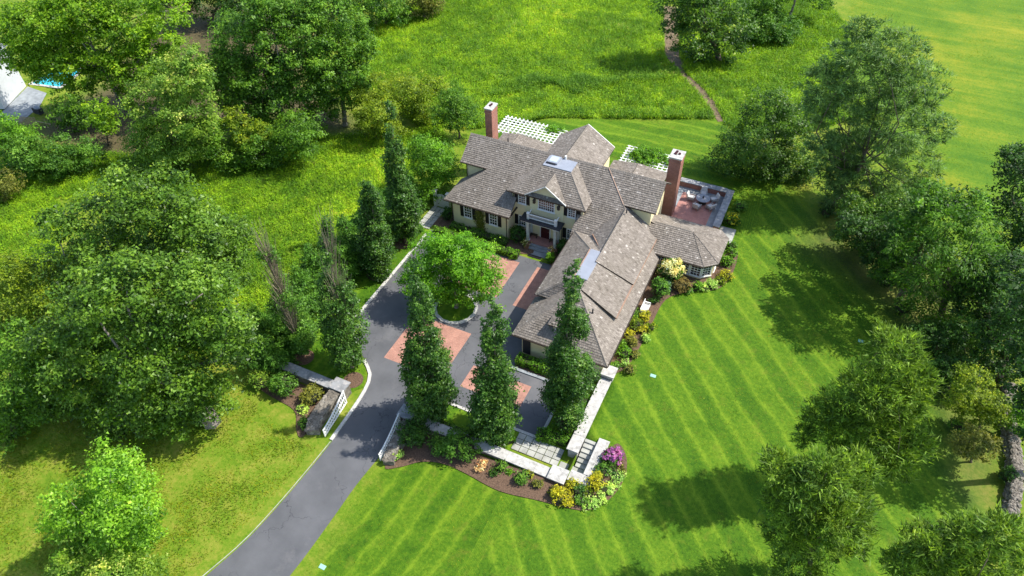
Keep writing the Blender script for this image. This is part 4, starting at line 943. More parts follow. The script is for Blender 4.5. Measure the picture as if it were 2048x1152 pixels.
def hedge(name, label, pts, wd, h, mat, size=.15, dens=3.2):
    x0, y0 = pts[0]; root = empty(name, (x0, y0, hz(x0, y0)), label, 'hedge'); Vs = []; Ts = []; m = MB()
    for a, b in zip(pts[:-1], pts[1:]):
        a, b = np.array(a, float), np.array(b, float); L = np.linalg.norm(b - a); d = (b - a) / L; q = np.array([-d[1], d[0]]); z = max(hz(*a), hz(*b)) + .03
        c = [a - q * wd * .42, b - q * wd * .42, b + q * wd * .42, a + q * wd * .42]; m.hexa([(p[0], p[1], z) for p in c] + [(p[0], p[1], z + h * .9) for p in c])  # dark box stands in for shade inside the hedge, no stems modelled
        N = int(dens * (L * wd + 2 * L * h + 2 * wd * h) / (size * size)); f = rng.random(N); u = rng.uniform(-.08, L + .08, N); s = rng.uniform(-.5, .5, N) * wd; zz = rng.uniform(.05, 1, N) * h
        side = f > wd / (wd + 2 * h); s = np.where(side, np.sign(s) * wd * .5, s); zz = np.where(side, zz, h); nn = np.stack([np.where(side, np.sign(s) * q[0], 0), np.where(side, np.sign(s) * q[1], 0), np.where(side, .2, 1)], 1)
        lump = .07 * np.sin(u * 2.3 + a[0]) + .06 * np.sin(u * 5.1 + s * 4) + rng.normal(0, .05, N)
        pos = np.stack([a[0] + d[0] * u + q[0] * s, a[1] + d[1] * u + q[1] * s, z + zz], 1) + nn * lump[:, None]
        Vs.append(leaf_quads(pos, unit(nn + rng.normal(size=(N, 3)) * .5), size, .65)); Ts.append(.45 + rng.normal(0, .18, N) + lump * 1.5)
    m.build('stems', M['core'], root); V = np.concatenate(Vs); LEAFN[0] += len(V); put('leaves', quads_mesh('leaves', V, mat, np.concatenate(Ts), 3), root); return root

# trees, left side
tree('oak_tree', 'large dark green oak with thick grey trunk left of the gate', (425, 845), [(430, 720, 72), (335, 640, 85), (400, 600, 75), (240, 690, 85), (190, 780, 75), (300, 770, 75), (140, 690, 72), (250, 590, 80), (160, 610, 65), (455, 650, 50), (110, 790, 55), (340, 710, 80), (420, 780, 45), (230, 830, 45), (350, 800, 50)], F_['oak'], .7, 'barkgrey', .5, .38)
tree('oak_tree', 'oak crown rising behind the big gate oak, beside the yellow meadow', (372, 668), [(250, 395, 60), (330, 400, 62), (400, 430, 62), (450, 490, 50), (200, 460, 65), (300, 470, 75), (380, 500, 75), (150, 520, 55), (430, 560, 55), (230, 540, 70), (330, 560, 70), (110, 450, 35)], F_['oak'], .4, 'barkgrey', .5, .38)
tree('maple_tree', 'round pale green maple in the rough grass at lower left', (240, 1120), [(210, 965, 52), (150, 990, 48), (260, 1000, 56), (175, 1050, 62), (275, 1060, 52), (220, 1020, 64), (130, 1030, 38), (230, 1085, 50), (290, 1030, 35)], F_['maple'], .3, 'barkgrey', .5, .30)
tree('grey_shrub', 'greyish shrub mass cut by the lower left frame edge', (215, 1200), [(150, 1145, 40), (220, 1135, 42), (290, 1140, 36), (120, 1165, 35)], F_['blossom'], .12, 'barkgrey', .5, .26, 'shrub')
tree('edge_tree', 'green tree cut by the left frame edge beside the oak', (28, 862), [(20, 745, 56), (52, 800, 50), (0, 800, 56), (62, 725, 38), (20, 690, 40), (20, 840, 40)], F_['mid'], .3, dens=.5)
tree('light_bush', 'yellow green sapling thicket left of the oaks', (85, 690), [(110, 560, 50), (45, 590, 58), (25, 650, 50), (150, 610, 42), (80, 640, 45), (20, 540, 40)], F_['yellow'], .15, dens=.45, size=.32, cat='thicket')
tree('walnut_tree', 'spreading yellow green walnut with leaning trunk by the neighbour\'s pool', (262, 230), [(170, 25, 55), (250, 40, 60), (325, 70, 40), (85, 40, 55), (25, 50, 42), (205, 95, 60), (125, 110, 52), (285, 115, 50), (240, 150, 42), (150, 150, 42), (325, 130, 32), (40, 110, 30), (330, 30, 35), (130, 15, 45), (70, 95, 40), (95, 130, 34)], F_['walnut'], .45, 'barkgrey', .62, .5)
tree('young_walnut', 'small yellow green sapling beneath the walnut trunk', (215, 290), [(205, 215, 26), (222, 235, 26), (210, 255, 20)], F_['walnut'], .12, dens=.4, size=.42)
tree('fence_shrub', 'dark shrub beside the neighbour\'s fence post', (150, 262), [(135, 205, 28), (165, 225, 30), (120, 235, 24), (150, 245, 26)], F_['mid'], .1, dens=.4, size=.42, cat='shrub')
tree('blossom_tree', 'tree with pale seed heads in front of the tall grey trunks', (345, 345), [(345, 165, 52), (300, 215, 48), (385, 215, 50), (345, 265, 55), (290, 285, 40), (405, 275, 36), (330, 315, 46), (395, 150, 36), (280, 330, 30), (370, 120, 30)], F_['blossom'], .26, dens=.62, size=.40)
tree('ash_tree', 'tall grey trunked ash at the left meadow edge', (572, 268), [(520, 40, 58), (470, 90, 55), (560, 90, 62), (455, 160, 52), (520, 160, 62), (600, 150, 55), (475, 225, 50), (555, 225, 50), (615, 60, 50), (430, 125, 34), (540, 15, 40), (590, 30, 40)], F_['mid'], .36, 'barkgrey', .62, .44)
tree('ash_tree', 'ash with twin bare stems nearest the meadow', (690, 252), [(655, 25, 50), (695, 70, 46), (645, 110, 55), (705, 130, 40), (665, 175, 46), (712, 180, 32), (640, 210, 40), (720, 95, 28)], F_['mid'], .3, 'barkgrey', .62, .42)
tree('edge_shrub', 'mixed shrubs at the foot of the twin ash trees', (525, 330), [(450, 275, 42), (520, 285, 44), (480, 315, 32), (570, 285, 40), (605, 255, 44), (545, 310, 30)], F_['mid'], .12, dens=.45, size=.36, cat='shrub')
tree('spindle_bush', 'yellow tinged bush between blossom tree and ash', (470, 335), [(470, 245, 24), (490, 275, 22), (520, 260, 20)], F_['yellow'], .08, dens=.4, size=.34, cat='shrub')
tree('yellow_shrub', 'yellow green shrub right of the twin stemmed ash', (752, 278), [(760, 220, 38), (738, 190, 34), (780, 250, 26), (735, 250, 26)], F_['yellow'], .1, dens=.45, size=.34, cat='shrub')
tree('meadow_thicket', 'loose yellow green thicket on the meadow left of the house', (835, 245), [(820, 170, 40), (852, 200, 36), (800, 205, 38), (835, 225, 30), (870, 180, 28)], F_['yellow'], .1, dens=.35, size=.34, cat='thicket')
tree('apple_tree', 'small open tree on a thin trunk behind the left chimney', (917, 276), [(912, 205, 30), (888, 225, 26), (936, 225, 24), (915, 230, 26), (900, 195, 18)], F_['mid'], .14, dens=.4, size=.3)
tree('side_shrub', 'tall leafy shrub between columnar tree and house corner', (872, 388), [(870, 300, 38), (850, 335, 36), (885, 330, 32), (865, 360, 34), (840, 300, 26)], F_['hedge'], .12, dens=.5, size=.28, cat='shrub')
tree('rhododendron', 'dark rounded shrub bank on mulch at far left', (105, 350), [(60, 292, 36), (112, 300, 40), (160, 312, 32), (130, 328, 34), (80, 328, 30)], F_['shrub'], .15, dens=.5, size=.34, cat='shrub')
tree('rhododendron', 'light green shrub at the left edge below the fence', (18, 345), [(20, 295, 40), (8, 260, 30), (45, 270, 24), (25, 325, 26)], F_['hedge'], .12, dens=.5, size=.34, cat='shrub')
tree('low_shrub', 'low shrub on the left frame edge below the shrub bank', (12, 405), [(15, 368, 24), (0, 385, 22)], F_['olive'], .08, dens=.5, size=.28, cat='shrub')
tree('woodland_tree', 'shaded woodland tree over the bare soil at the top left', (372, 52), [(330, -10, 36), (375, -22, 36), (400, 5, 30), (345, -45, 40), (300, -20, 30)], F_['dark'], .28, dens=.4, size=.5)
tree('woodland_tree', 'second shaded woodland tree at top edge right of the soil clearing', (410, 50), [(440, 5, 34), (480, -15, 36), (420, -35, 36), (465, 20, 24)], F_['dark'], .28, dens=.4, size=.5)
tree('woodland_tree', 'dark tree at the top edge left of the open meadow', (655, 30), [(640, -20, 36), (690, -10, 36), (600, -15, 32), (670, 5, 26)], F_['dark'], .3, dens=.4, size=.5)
tree('meadow_edge_tree', 'rounded tree at the top edge of the meadow, with shadow beneath', (775, 50), [(740, 15, 34), (785, 10, 36), (765, -20, 40), (800, 30, 24), (725, -10, 30)], F_['mid'], .3, dens=.42, size=.48)
tree('meadow_edge_tree', 'dull green bush at the top edge above the meadow', (850, 40), [(840, 15, 26), (862, 10, 24), (850, -10, 26)], F_['olive'], .2, dens=.42, size=.44)
# hemlock screen along the drive
ords = ['first', 'second', 'third', 'fourth', 'fifth', 'sixth', 'seventh', 'eighth', 'ninth', 'tenth', 'eleventh']
for k, (x, y, h, r_) in enumerate(((-5.6, -25.8, 5.4, 2.2), (-8.0, -23.6, 6.2, 2.4), (-7.3, -20.9, 6.8, 2.5), (-7.1, -18.2, 7.2, 2.5), (-7.2, -15.4, 7.6, 2.6), (-7.0, -12.6, 7.6, 2.5), (-7.1, -9.9, 7.2, 2.4), (-7.0, -7.1, 7.2, 2.4), (-6.9, -4.3, 6.8, 2.3), (-7.0, -1.5, 6.2, 2.2), (-6.6, 1.2, 5.6, 2.1))):
    conifer('hemlock', '%s hemlock from the stone gate wall in the screen along the drive' % ords[k], x, y, h, r_, F_['hemlock'], 'hemlock screen along the drive')
# columnar hornbeams
HB = 'columnar hornbeams'
column_tree('hornbeam', 'columnar hornbeam beside the left gate pier, thin and bare at the top', (705, 735), (642, 400), 92, F_['hornbeam'], .5, .28, .40, HB)
column_tree('hornbeam', 'mostly bare columnar hornbeam at the end of the left stone wall', (606, 708), (512, 440), 80, F_['shrub'], .45, .26, .62, HB)
column_tree('hornbeam', 'columnar hornbeam on the mulch ring halfway along the left kerb', (758, 548), (735, 345), 78, F_['hornbeam'], .55, .28, .1, HB)
column_tree('hornbeam', 'tallest dark columnar hornbeam nearest the house left of the kerb', (812, 485), (778, 200), 72, F_['hornbeam'], .55, .28, .06, HB)
column_tree('hornbeam', 'columnar hornbeam just behind the right gate pier', (862, 838), (833, 520), 100, F_['hornbeam'], .5, .28, .0, HB)
column_tree('hornbeam', 'columnar hornbeam behind the wall, middle of the three in front of the court', (988, 882), (988, 588), 96, F_['hornbeam'], .5, .28, .0, HB)
column_tree('hornbeam', 'columnar hornbeam overlapping the garage roof by the retaining wall', (1134, 842), (1150, 515), 100, F_['hornbeam'], .5, .28, .0, HB)
# island tree
tree('island_tree', 'bright green round tree on the kerbed island in the forecourt', (6.3, -11.3, .1), [(905, 512, 46), (856, 530, 43), (954, 533, 43), (872, 566, 42), (930, 566, 44), (975, 556, 29), (838, 556, 33), (900, 582, 28), (945, 580, 26), (885, 492, 26), (925, 492, 26)], F_['bright'], .2, 'barkgrey', .55, .27)
# right side trees
tree('maple_tree', 'dark spreading tree beside the dirt path at the top right', (1440, 122), [(1345, 10, 36), (1400, 10, 44), (1455, 15, 42), (1385, 65, 44), (1440, 75, 42), (1482, 60, 30), (1405, 105, 26), (1350, 50, 26), (1400, -30, 40)], F_['round'], .4, dens=.42, size=.5)
tree('bright_tree', 'lighter green tree at the top edge right of the dark path tree', (1525, 62), [(1500, 20, 28), (1528, 0, 34), (1515, 45, 20), (1545, 30, 20)], F_['mid'], .2, dens=.42, size=.46)
tree('vase_tree', 'vase shaped tree with several bare stems at the top right edge', (1577, 42), [(1560, -35, 36), (1615, -40, 36), (1590, -60, 42), (1640, -10, 26)], F_['mid'], .22, 'barkgrey', .4, .48)
tree('round_bush', 'dark rounded bush beneath the vase shaped tree', (1555, 88), [(1540, 58, 26), (1578, 62, 26), (1512, 70, 22), (1560, 75, 22)], F_['shrub'], .1, dens=.5, size=.42, cat='shrub')
tree('white_pine', 'very large blue green pine at the far right of the lawn', (1668, 425), [(1745, 75, 50), (1695, 115, 52), (1800, 110, 52), (1655, 165, 48), (1740, 170, 66), (1835, 175, 52), (1700, 245, 60), (1785, 250, 66), (1865, 245, 40), (1650, 225, 38), (1750, 325, 66), (1835, 335, 52), (1705, 375, 52), (1790, 415, 55), (1850, 425, 36), (1720, 50, 30), (1690, 310, 44), (1680, 350, 40), (1740, 430, 46), (1690, 420, 36), (1640, 290, 30)], F_['pine'], .34, 'bark', 1.4, .66, kind='needle', aspect=.22, cl=.26)
tree('crabapple_tree', 'rounded dark green tree left of the pine, behind the patio', (1552, 352), [(1540, 228, 42), (1490, 270, 44), (1592, 258, 40), (1468, 325, 44), (1540, 315, 54), (1602, 320, 40), (1500, 365, 36), (1570, 368, 36)], F_['round'], .3, dens=.5, size=.34)
tree('locust_tree', 'glossy green tree with feathery leaves right of the striped lawn', (1885, 650), [(1900, 455, 44), (1958, 445, 36), (1850, 485, 44), (1920, 505, 52), (1980, 505, 36), (1840, 550, 44), (1900, 570, 52), (1852, 615, 40), (1960, 580, 44), (1800, 500, 26), (1880, 640, 36)], F_['locust'], .35, dens=.42, size=.42, kind='droop', aspect=.42)
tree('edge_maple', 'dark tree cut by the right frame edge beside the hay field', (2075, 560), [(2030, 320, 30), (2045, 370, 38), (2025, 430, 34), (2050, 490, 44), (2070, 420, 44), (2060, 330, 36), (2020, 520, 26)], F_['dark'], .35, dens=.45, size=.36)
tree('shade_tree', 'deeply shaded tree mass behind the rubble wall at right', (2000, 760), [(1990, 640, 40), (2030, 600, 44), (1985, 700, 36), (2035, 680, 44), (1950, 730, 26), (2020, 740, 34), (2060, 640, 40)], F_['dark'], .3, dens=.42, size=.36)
tree('bright_sapling', 'lighter leafy sapling in front of the shaded trees at right', (1925, 715), [(1928, 640, 22), (1912, 665, 24), (1945, 665, 24), (1925, 690, 28)], F_['shrub'], .08, dens=.5, size=.26)
tree('cedar_tree', 'broad feathery cedar on the lawn edge, farthest of three', (1712, 985), [(1795, 715, 46), (1832, 760, 40), (1735, 765, 52), (1800, 815, 54), (1700, 825, 50), (1645, 850, 36), (1762, 880, 54), (1690, 885, 42), (1820, 870, 36), (1760, 930, 40), (1610, 870, 22), (1745, 840, 50), (1790, 770, 44), (1720, 930, 40), (1800, 920, 36)], F_['cedar'], .2, dens=1.7, size=.5, kind='spray', aspect=.27, cl=.26)
tree('cedar_tree', 'bright feathery cedar at lower right, middle of three', (1612, 1175), [(1650, 935, 48), (1572, 955, 40), (1722, 955, 42), (1622, 1005, 58), (1700, 1025, 50), (1570, 1055, 42), (1645, 1090, 58), (1710, 1095, 42), (1600, 1130, 46), (1545, 985, 26), (1660, 1000, 50), (1640, 1050, 50), (1680, 970, 44), (1600, 960, 40)], F_['cedar'], .2, dens=1.7, size=.5, kind='spray', aspect=.27, cl=.26)
tree('cedar_tree', 'olive green cedar cut by the lower right corner, nearest of three', (1880, 1265), [(1990, 1055, 40), (1925, 1072, 40), (1855, 1085, 40), (1800, 1115, 36), (2032, 1090, 42), (1900, 1135, 50), (1980, 1140, 52), (1840, 1150, 44), (2050, 1150, 44), (1920, 1190, 50), (1950, 1110, 44), (1880, 1105, 40)], F_['cedar'], .2, dens=1.7, size=.5, kind='spray', aspect=.27, cl=.26)
tree('golden_shrub', 'yellow topped shrub beside the rubble wall', (1960, 865), [(1950, 775, 30), (1985, 805, 30), (1925, 810, 28), (1960, 830, 32), (2000, 840, 22)], F_['yellow'], .1, dens=.5, size=.26, cat='shrub')
tree('bronze_shrub', 'rounded bronze green shrub below the yellow topped shrub', (1945, 925), [(1930, 870, 28), (1965, 885, 28), (1945, 900, 26)], F_['olive'], .1, dens=.5, size=.24, cat='shrub')
tree('wall_shrub', 'light green shrub right of the rubble wall', (2050, 880), [(2046, 815, 22), (2052, 850, 24)], F_['hedge'], .08, dens=.5, size=.24, cat='shrub')
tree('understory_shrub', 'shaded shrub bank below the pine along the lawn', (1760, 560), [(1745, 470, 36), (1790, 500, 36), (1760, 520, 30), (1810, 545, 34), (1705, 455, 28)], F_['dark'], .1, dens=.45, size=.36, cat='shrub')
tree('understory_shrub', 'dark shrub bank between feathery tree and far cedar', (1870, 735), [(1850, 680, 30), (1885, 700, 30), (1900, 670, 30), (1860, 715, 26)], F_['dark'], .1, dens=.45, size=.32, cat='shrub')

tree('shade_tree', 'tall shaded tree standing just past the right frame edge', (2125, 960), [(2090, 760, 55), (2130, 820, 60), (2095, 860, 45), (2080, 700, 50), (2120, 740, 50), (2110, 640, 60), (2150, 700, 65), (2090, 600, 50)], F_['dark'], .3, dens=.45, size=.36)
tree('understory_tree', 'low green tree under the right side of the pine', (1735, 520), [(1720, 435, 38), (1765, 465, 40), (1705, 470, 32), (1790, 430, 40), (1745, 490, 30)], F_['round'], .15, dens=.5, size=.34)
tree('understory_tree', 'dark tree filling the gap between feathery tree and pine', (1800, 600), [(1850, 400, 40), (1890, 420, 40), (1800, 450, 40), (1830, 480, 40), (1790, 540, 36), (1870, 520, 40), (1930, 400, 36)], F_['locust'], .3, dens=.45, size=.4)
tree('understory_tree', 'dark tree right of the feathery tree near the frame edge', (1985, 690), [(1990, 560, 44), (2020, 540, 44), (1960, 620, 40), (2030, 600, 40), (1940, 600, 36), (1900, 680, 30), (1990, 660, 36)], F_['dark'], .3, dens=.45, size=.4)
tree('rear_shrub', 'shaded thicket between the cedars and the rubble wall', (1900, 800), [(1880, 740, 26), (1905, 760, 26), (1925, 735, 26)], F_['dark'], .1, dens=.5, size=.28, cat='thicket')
# hedges and shrubs near the house
hedge('box_hedge', 'clipped hedge along the front of the left house wing', [(-1.6, -1.75), (4.0, -1.75), (8.9, -1.75)], .8, .75, F_['hedge'])
hedge('box_hedge', 'darker inner hedge against the left wing wall', [(-.2, -.35), (6.9, -.35)], .9, .75, F_['shrub'])
hedge('box_hedge', 'clipped hedge in front of the garage south wall', [(15.1, -15.0), (19.6, -15.0)], 1.0, .85, F_['hedge'])
hedge('box_hedge', 'L shaped hedge inside the retaining wall above the flagstone path', [(22.8, -16.4), (22.8, -21.5), (20.2, -21.9)], .95, .85, F_['hedge'])
hedge('box_hedge', 'low hedge inside the long stone wall right of the gate', [(11.6, -24.4), (18.2, -24.4)], .55, .5, F_['shrub'])
hedge('box_hedge', 'short hedge stub at the left edge of the flagstone path', [(17.6, -22.9), (18.4, -23.6)], .7, .6, F_['hedge'])
shrub('box_ball', 'large dark boxwood ball left of the front porch', 7.75, .85, .95, .95, 1.9, F_['box'], .9)
shrub('box_ball', 'large dark boxwood ball right of the front porch', 13.3, 1.0, .95, .9, 1.7, F_['box'], .9)
shrub('box_ball', 'small light green ball shrub at the asphalt edge right of the steps', 12.35, -.75, .58, .58, 1.1, F_['hedge'], .9)
shrub('corner_shrub', 'dark shrub at the left corner of the house', -1.3, .9, .55, .8, 1.7, F_['box'], .8)
shrub('kerb_shrub', 'low rounded shrub at the top end of the left kerb', -3.6, -2.4, .85, .8, .8, F_['shrub'], .8)
iv = empty('wall_ivy', (3.2, .45, 0), 'dark climbing vine between the two left wing windows', 'vine')
N = 1500; P3 = np.stack([3.17 + rng.normal(0, .26, N), .5 - rng.uniform(0, .18, N), rng.uniform(.1, 3.1, N)], 1)
put('leaves', quads_mesh('leaves', leaf_quads(P3, unit(np.array([0, -1., .3]) + rng.normal(size=(N, 3)) * .4), .15, .7), F_['olive'], .4 + rng.normal(0, .2, N), 3), iv)
MB().tube((3.2, .48, 0), (3.1, .48, 2.9), .04, .02, 5).build('stem', M['bark'], iv)
for x, lb in ((9.05, 'planter of pale flowers left of the front steps'), (12.1, 'planter of pink flowers right of the front steps')):
    p = empty('planter', (x, .15, 0), lb, 'planter'); MB().cyl(x, .15, 0, .5, .26, 14, .36).build('pot', M['terracotta'], p)
    V, T = foliage_cloud([((x, .15, .8), (.42, .42, .42))], .3, .14, .7); put('leaves', quads_mesh('leaves', V, F_['olive'], T, 3), p)
    V, T = foliage_cloud([((x, .15, .95), (.40, .40, .36))], .12, .14, .9, hollow=.9); tag(put('flowers', quads_mesh('flowers', V, F_['pink'] if x > 10 else F_['cream'], T, 3), p), kind='stuff')
# right bed
sh = lambda nm, lb, px, py, rp, hf, mat, **k: (lambda b: shrub(nm, lb, b[0], b[1], rp * mpp(b), rp * mpp(b), rp * mpp(b) * hf, mat, **k))(gnd(px, py))
sh('hydrangea_bush', 'cream and pink flowering hydrangea bush at the sunroom wall', 1338, 560, 27, 1.7, F_['shrub'], flower=(F_['cream'], 1.1, .24))
sh('spruce_shrub', 'dark green conical shrub in the bed by the garage wall', 1318, 592, 20, 2.2, F_['hemlock'])
sh('blue_spruce', 'small pale blue spruce beside the hydrangea', 1334, 580, 10, 2.2, F_['blue'])
sh('bronze_shrub', 'rounded reddish shrub in front of the sunroom', 1361, 580, 19, 1.4, F_['red'])
sh('green_shrub', 'bright green low shrub below the middle sunroom windows', 1393, 578, 12, 1.4, F_['hedge'])
sh('perennials', 'pale green perennials at the sunroom bay corner', 1421, 574, 15, 1.0, F_['pale'], cat='plants')
sh('perennials', 'yellow green perennials right of the sunroom bay', 1452, 556, 14, 1.1, F_['gold'], cat='plants')
sh('green_shrub', 'leafy shrub against the east face of the sunroom', 1452, 530, 15, 1.4, F_['hedge'])
sh('green_shrub', 'small shrub by the sunroom steps', 1462, 498, 12, 1.3, F_['shrub'])
sh('rose_bush', 'pale yellow flowering bush beside the patio landing', 1462, 448, 17, 1.4, F_['shrub'], flower=(F_['gold'], .5, .2))
sh('green_shrub', 'dark shrub outside the patio parapet corner', 1478, 420, 14, 1.3, F_['shrub'])
for k, (px, py, rp, mt_, lb) in enumerate(((1287, 640, 15, 'gold', 'yellow shrub just below the white bench in the garage bed'), (1272, 655, 15, 'yellow', 'yellow green shrub, second below the white bench'), (1262, 690, 14, 'olive', 'olive shrub in the middle of the garage bed'), (1246, 712, 17, 'hedge', 'bright green rounded shrub low in the garage bed'), (1232, 738, 12, 'hedge', 'small green shrub beside the white pier'), (1268, 628, 12, 'shrub', 'green shrub against the garage wall left of the bench'), (1300, 660, 12, 'yellow', 'yellow shrub at the lawn edge of the garage bed'), (1290, 680, 10, 'pale', 'pale low plant at the lawn edge of the garage bed'), (1258, 745, 12, 'olive', 'brownish low plant beside the pier at the lawn edge'))):
    sh('bed_shrub', lb, px, py, rp, 1.3, F_[mt_])
# stair bed
sh('phlox', 'purple flowering clump beside the stair parapet', 1226, 920, 20, 1.2, F_['shrub'], flower=(F_['purple'], 1.6, .2), cat='flowers')
for (px, py, rp, hf, mt_, nm, lb) in ((1122, 998, 24, 1.0, 'gold', 'golden_shrub', 'golden yellow shrub in front of the white corner block'), (1146, 975, 16, 1.0, 'gold', 'golden_shrub', 'smaller golden shrub right against the corner block'), (1192, 968, 22, 1.0, 'gold', 'golden_shrub', 'golden shrub below the stair parapet end'), (1155, 985, 14, 1.2, 'box', 'dark_shrub', 'dark green shrub between the golden shrubs'),
        (1160, 1005, 14, .9, 'shrub', 'green_shrub', 'green shrub at the lower rim of the stair bed'), (1185, 1005, 17, .6, 'pale', 'pale_groundcover', 'pale variegated plants at the bottom rim of the stair bed'), (1212, 980, 17, .6, 'pale', 'pale_groundcover', 'pale variegated plants on the right rim of the stair bed'), (1235, 955, 15, .6, 'pale', 'pale_groundcover', 'pale variegated plants below the purple flowers'),
        (1205, 945, 17, 1.0, 'shrub', 'green_shrub', 'green shrub beside the stair parapet'), (1225, 945, 9, .9, 'box', 'dark_shrub', 'small dark plant below the purple flowers'), (1240, 930, 9, .8, 'olive', 'low_plant', 'small olive plant right of the purple flowers'),
        (1075, 972, 12, 1.1, 'olive', 'low_plant', 'small yellowish plant on mulch left of the golden shrub'), (1042, 960, 17, 1.3, 'shrub', 'green_shrub', 'dark green shrub alone on the mulch below the wall'), (1060, 952, 9, 1.0, 'gold', 'low_plant', 'small yellow plant against the wall cap'),
        (1003, 938, 14, 1.3, 'shrub', 'green_shrub', 'green shrub right of the pink flowers on the mulch'), (987, 948, 11, 1.0, 'box', 'dark_shrub', 'smaller dark shrub below the pink flowers'), (965, 936, 14, 1.0, 'pink', 'pink_flowers', 'clump of pale pink flowers on the mulch'),
        (828, 880, 36, 1.5, 'box', 'yew_ball', 'large dark round yew beside the right gate wall'), (880, 898, 27, 1.4, 'shrub', 'laurel', 'mid green bush between the round yew and the broad bush'), (925, 905, 40, 1.3, 'shrub', 'laurel', 'broad dark green bush in front of the long wall'), (950, 880, 24, 1.6, 'box', 'laurel', 'dark bush behind the broad bush at the wall'), (795, 915, 13, 1.3, 'pale', 'pale_shrub', 'small pale leaved shrub at the end of the right gate wall'),
        (526, 770, 26, 1.4, 'blossom', 'white_hydrangea', 'white flecked shrub at the far end of the left wall'), (573, 782, 31, 1.5, 'shrub', 'laurel', 'large green bush in front of the left wall'), (628, 800, 26, 1.2, 'olive', 'spirea', 'brownish feathery shrub left of the left gate pier'), (614, 850, 17, 1.0, 'shrub', 'low_shrub', 'green shrub at the foot of the left wing wall'), (607, 822, 13, 1.0, 'pale', 'pale_shrub', 'pale flowering shrub left of the rubble wing wall')):
    sh(nm, lb, px, py, rp, hf, F_[mt_], size=.16)
for k, (px, py, rp, mt_, lb) in enumerate(((1105, 985, 11, 'olive', 'brown tinged plant left of the big golden shrub'), (1138, 1008, 12, 'gold', 'low golden plant on the lower rim of the stair bed'), (1172, 985, 13, 'yellow', 'yellow green plant between the two golden shrubs'), (1200, 1000, 15, 'pale', 'pale plants filling the lower right rim'), (1226, 968, 13, 'pale', 'pale plants halfway up the right rim'), (1210, 925, 13, 'shrub', 'green plants under the stair parapet top'), (1172, 1015, 9, 'pale', 'small pale plant at the very bottom of the stair bed'), (1243, 945, 8, 'olive', 'small dull plant at the right rim of the stair bed'), (1020, 945, 8, 'hedge', 'tiny light green plant on the mulch midway along the wall'))):
    sh('bed_plant', lb, px, py, rp, .8, F_[mt_], size=.16, cat='plants')
for k, (px, py, rp, mt_, lb) in enumerate(((1275, 640, 12, 'hedge', 'green shrub between bench and yellow shrubs'), (1255, 672, 13, 'gold', 'golden shrub at the garage wall in the middle of the bed'), (1283, 664, 12, 'gold', 'golden low shrub near the lawn rim of the garage bed'), (1240, 695, 13, 'shrub', 'dark green shrub at the garage wall low in the bed'), (1268, 712, 12, 'olive', 'dry looking low shrub at the lawn rim'), (1250, 730, 10, 'pale', 'pale low plant near the pier'), (1408, 580, 11, 'pale', 'pale plant below the bay window'), (1440, 566, 12, 'yellow', 'yellow green plant at the bay rim'), (1376, 584, 9, 'shrub', 'small green plant beside the reddish shrub'), (1464, 512, 12, 'hedge', 'green plant at the east rim of the sunroom bed'), (1308, 606, 10, 'box', 'small dark shrub between bench and conical shrub'))):
    sh('bed_shrub', lb, px, py, rp, 1.1, F_[mt_])
for k, (px, py, rp, mt_, lb) in enumerate(((1650, 432, 16, 'dark', 'dark shrub at the foot of the big pine'), (1690, 470, 20, 'dark', 'dark shrub right of the pine foot on the lawn edge'), (1725, 505, 20, 'shrub', 'green shrub on the lawn edge below the pine'), (1770, 570, 22, 'dark', 'dark shrub on the lawn edge left of the feathery tree'), (1800, 625, 22, 'shrub', 'green shrub on the lawn edge below the feathery tree'), (1840, 680, 22, 'dark', 'dark shrub on the lawn edge behind the far cedar'), (1890, 790, 20, 'dark', 'dark shrub right of the far cedar'), (1910, 860, 18, 'shrub', 'green shrub left of the bronze shrub'), (2010, 960, 20, 'dark', 'dark shrub against the rubble wall'))):
    sh('edge_shrub', lb, px, py, rp, 1.6, F_[mt_], size=.26)
# vines on the pergolas
for nm, lb, lob in (('pergola_vine', 'small green vine mound on the left pergola', [(4.4, 18.4, 3.5, .9), (5.2, 18.8, 3.5, .7)]), ('pergola_vine', 'big green vine mound covering the right pergola', [(16.4, 17.8, 3.8, 1.3), (17.6, 17.2, 3.8, 1.3), (15.8, 17.0, 3.7, .9), (18.2, 18.2, 3.7, 1.1), (17.0, 16.4, 3.7, .9)]), ('pergola_vine', 'green vine on the right end of the right pergola, behind the chimney', [(19.9, 17.6, 3.5, .9), (20.6, 17.9, 3.2, .8)])):
    v = empty(nm, (lob[0][0], lob[0][1], .95), lb, 'vine'); MB().tube((lob[0][0], lob[0][1], .8), (lob[0][0] + .1, lob[0][1], 3.4), .06, .04, 6).build('stem', M['bark'], v)
    crown(v, [((a, b, c), (d, d, d * .5)) for a, b, c, d in lob], F_['hedge'], .9, .24, name='leaves')

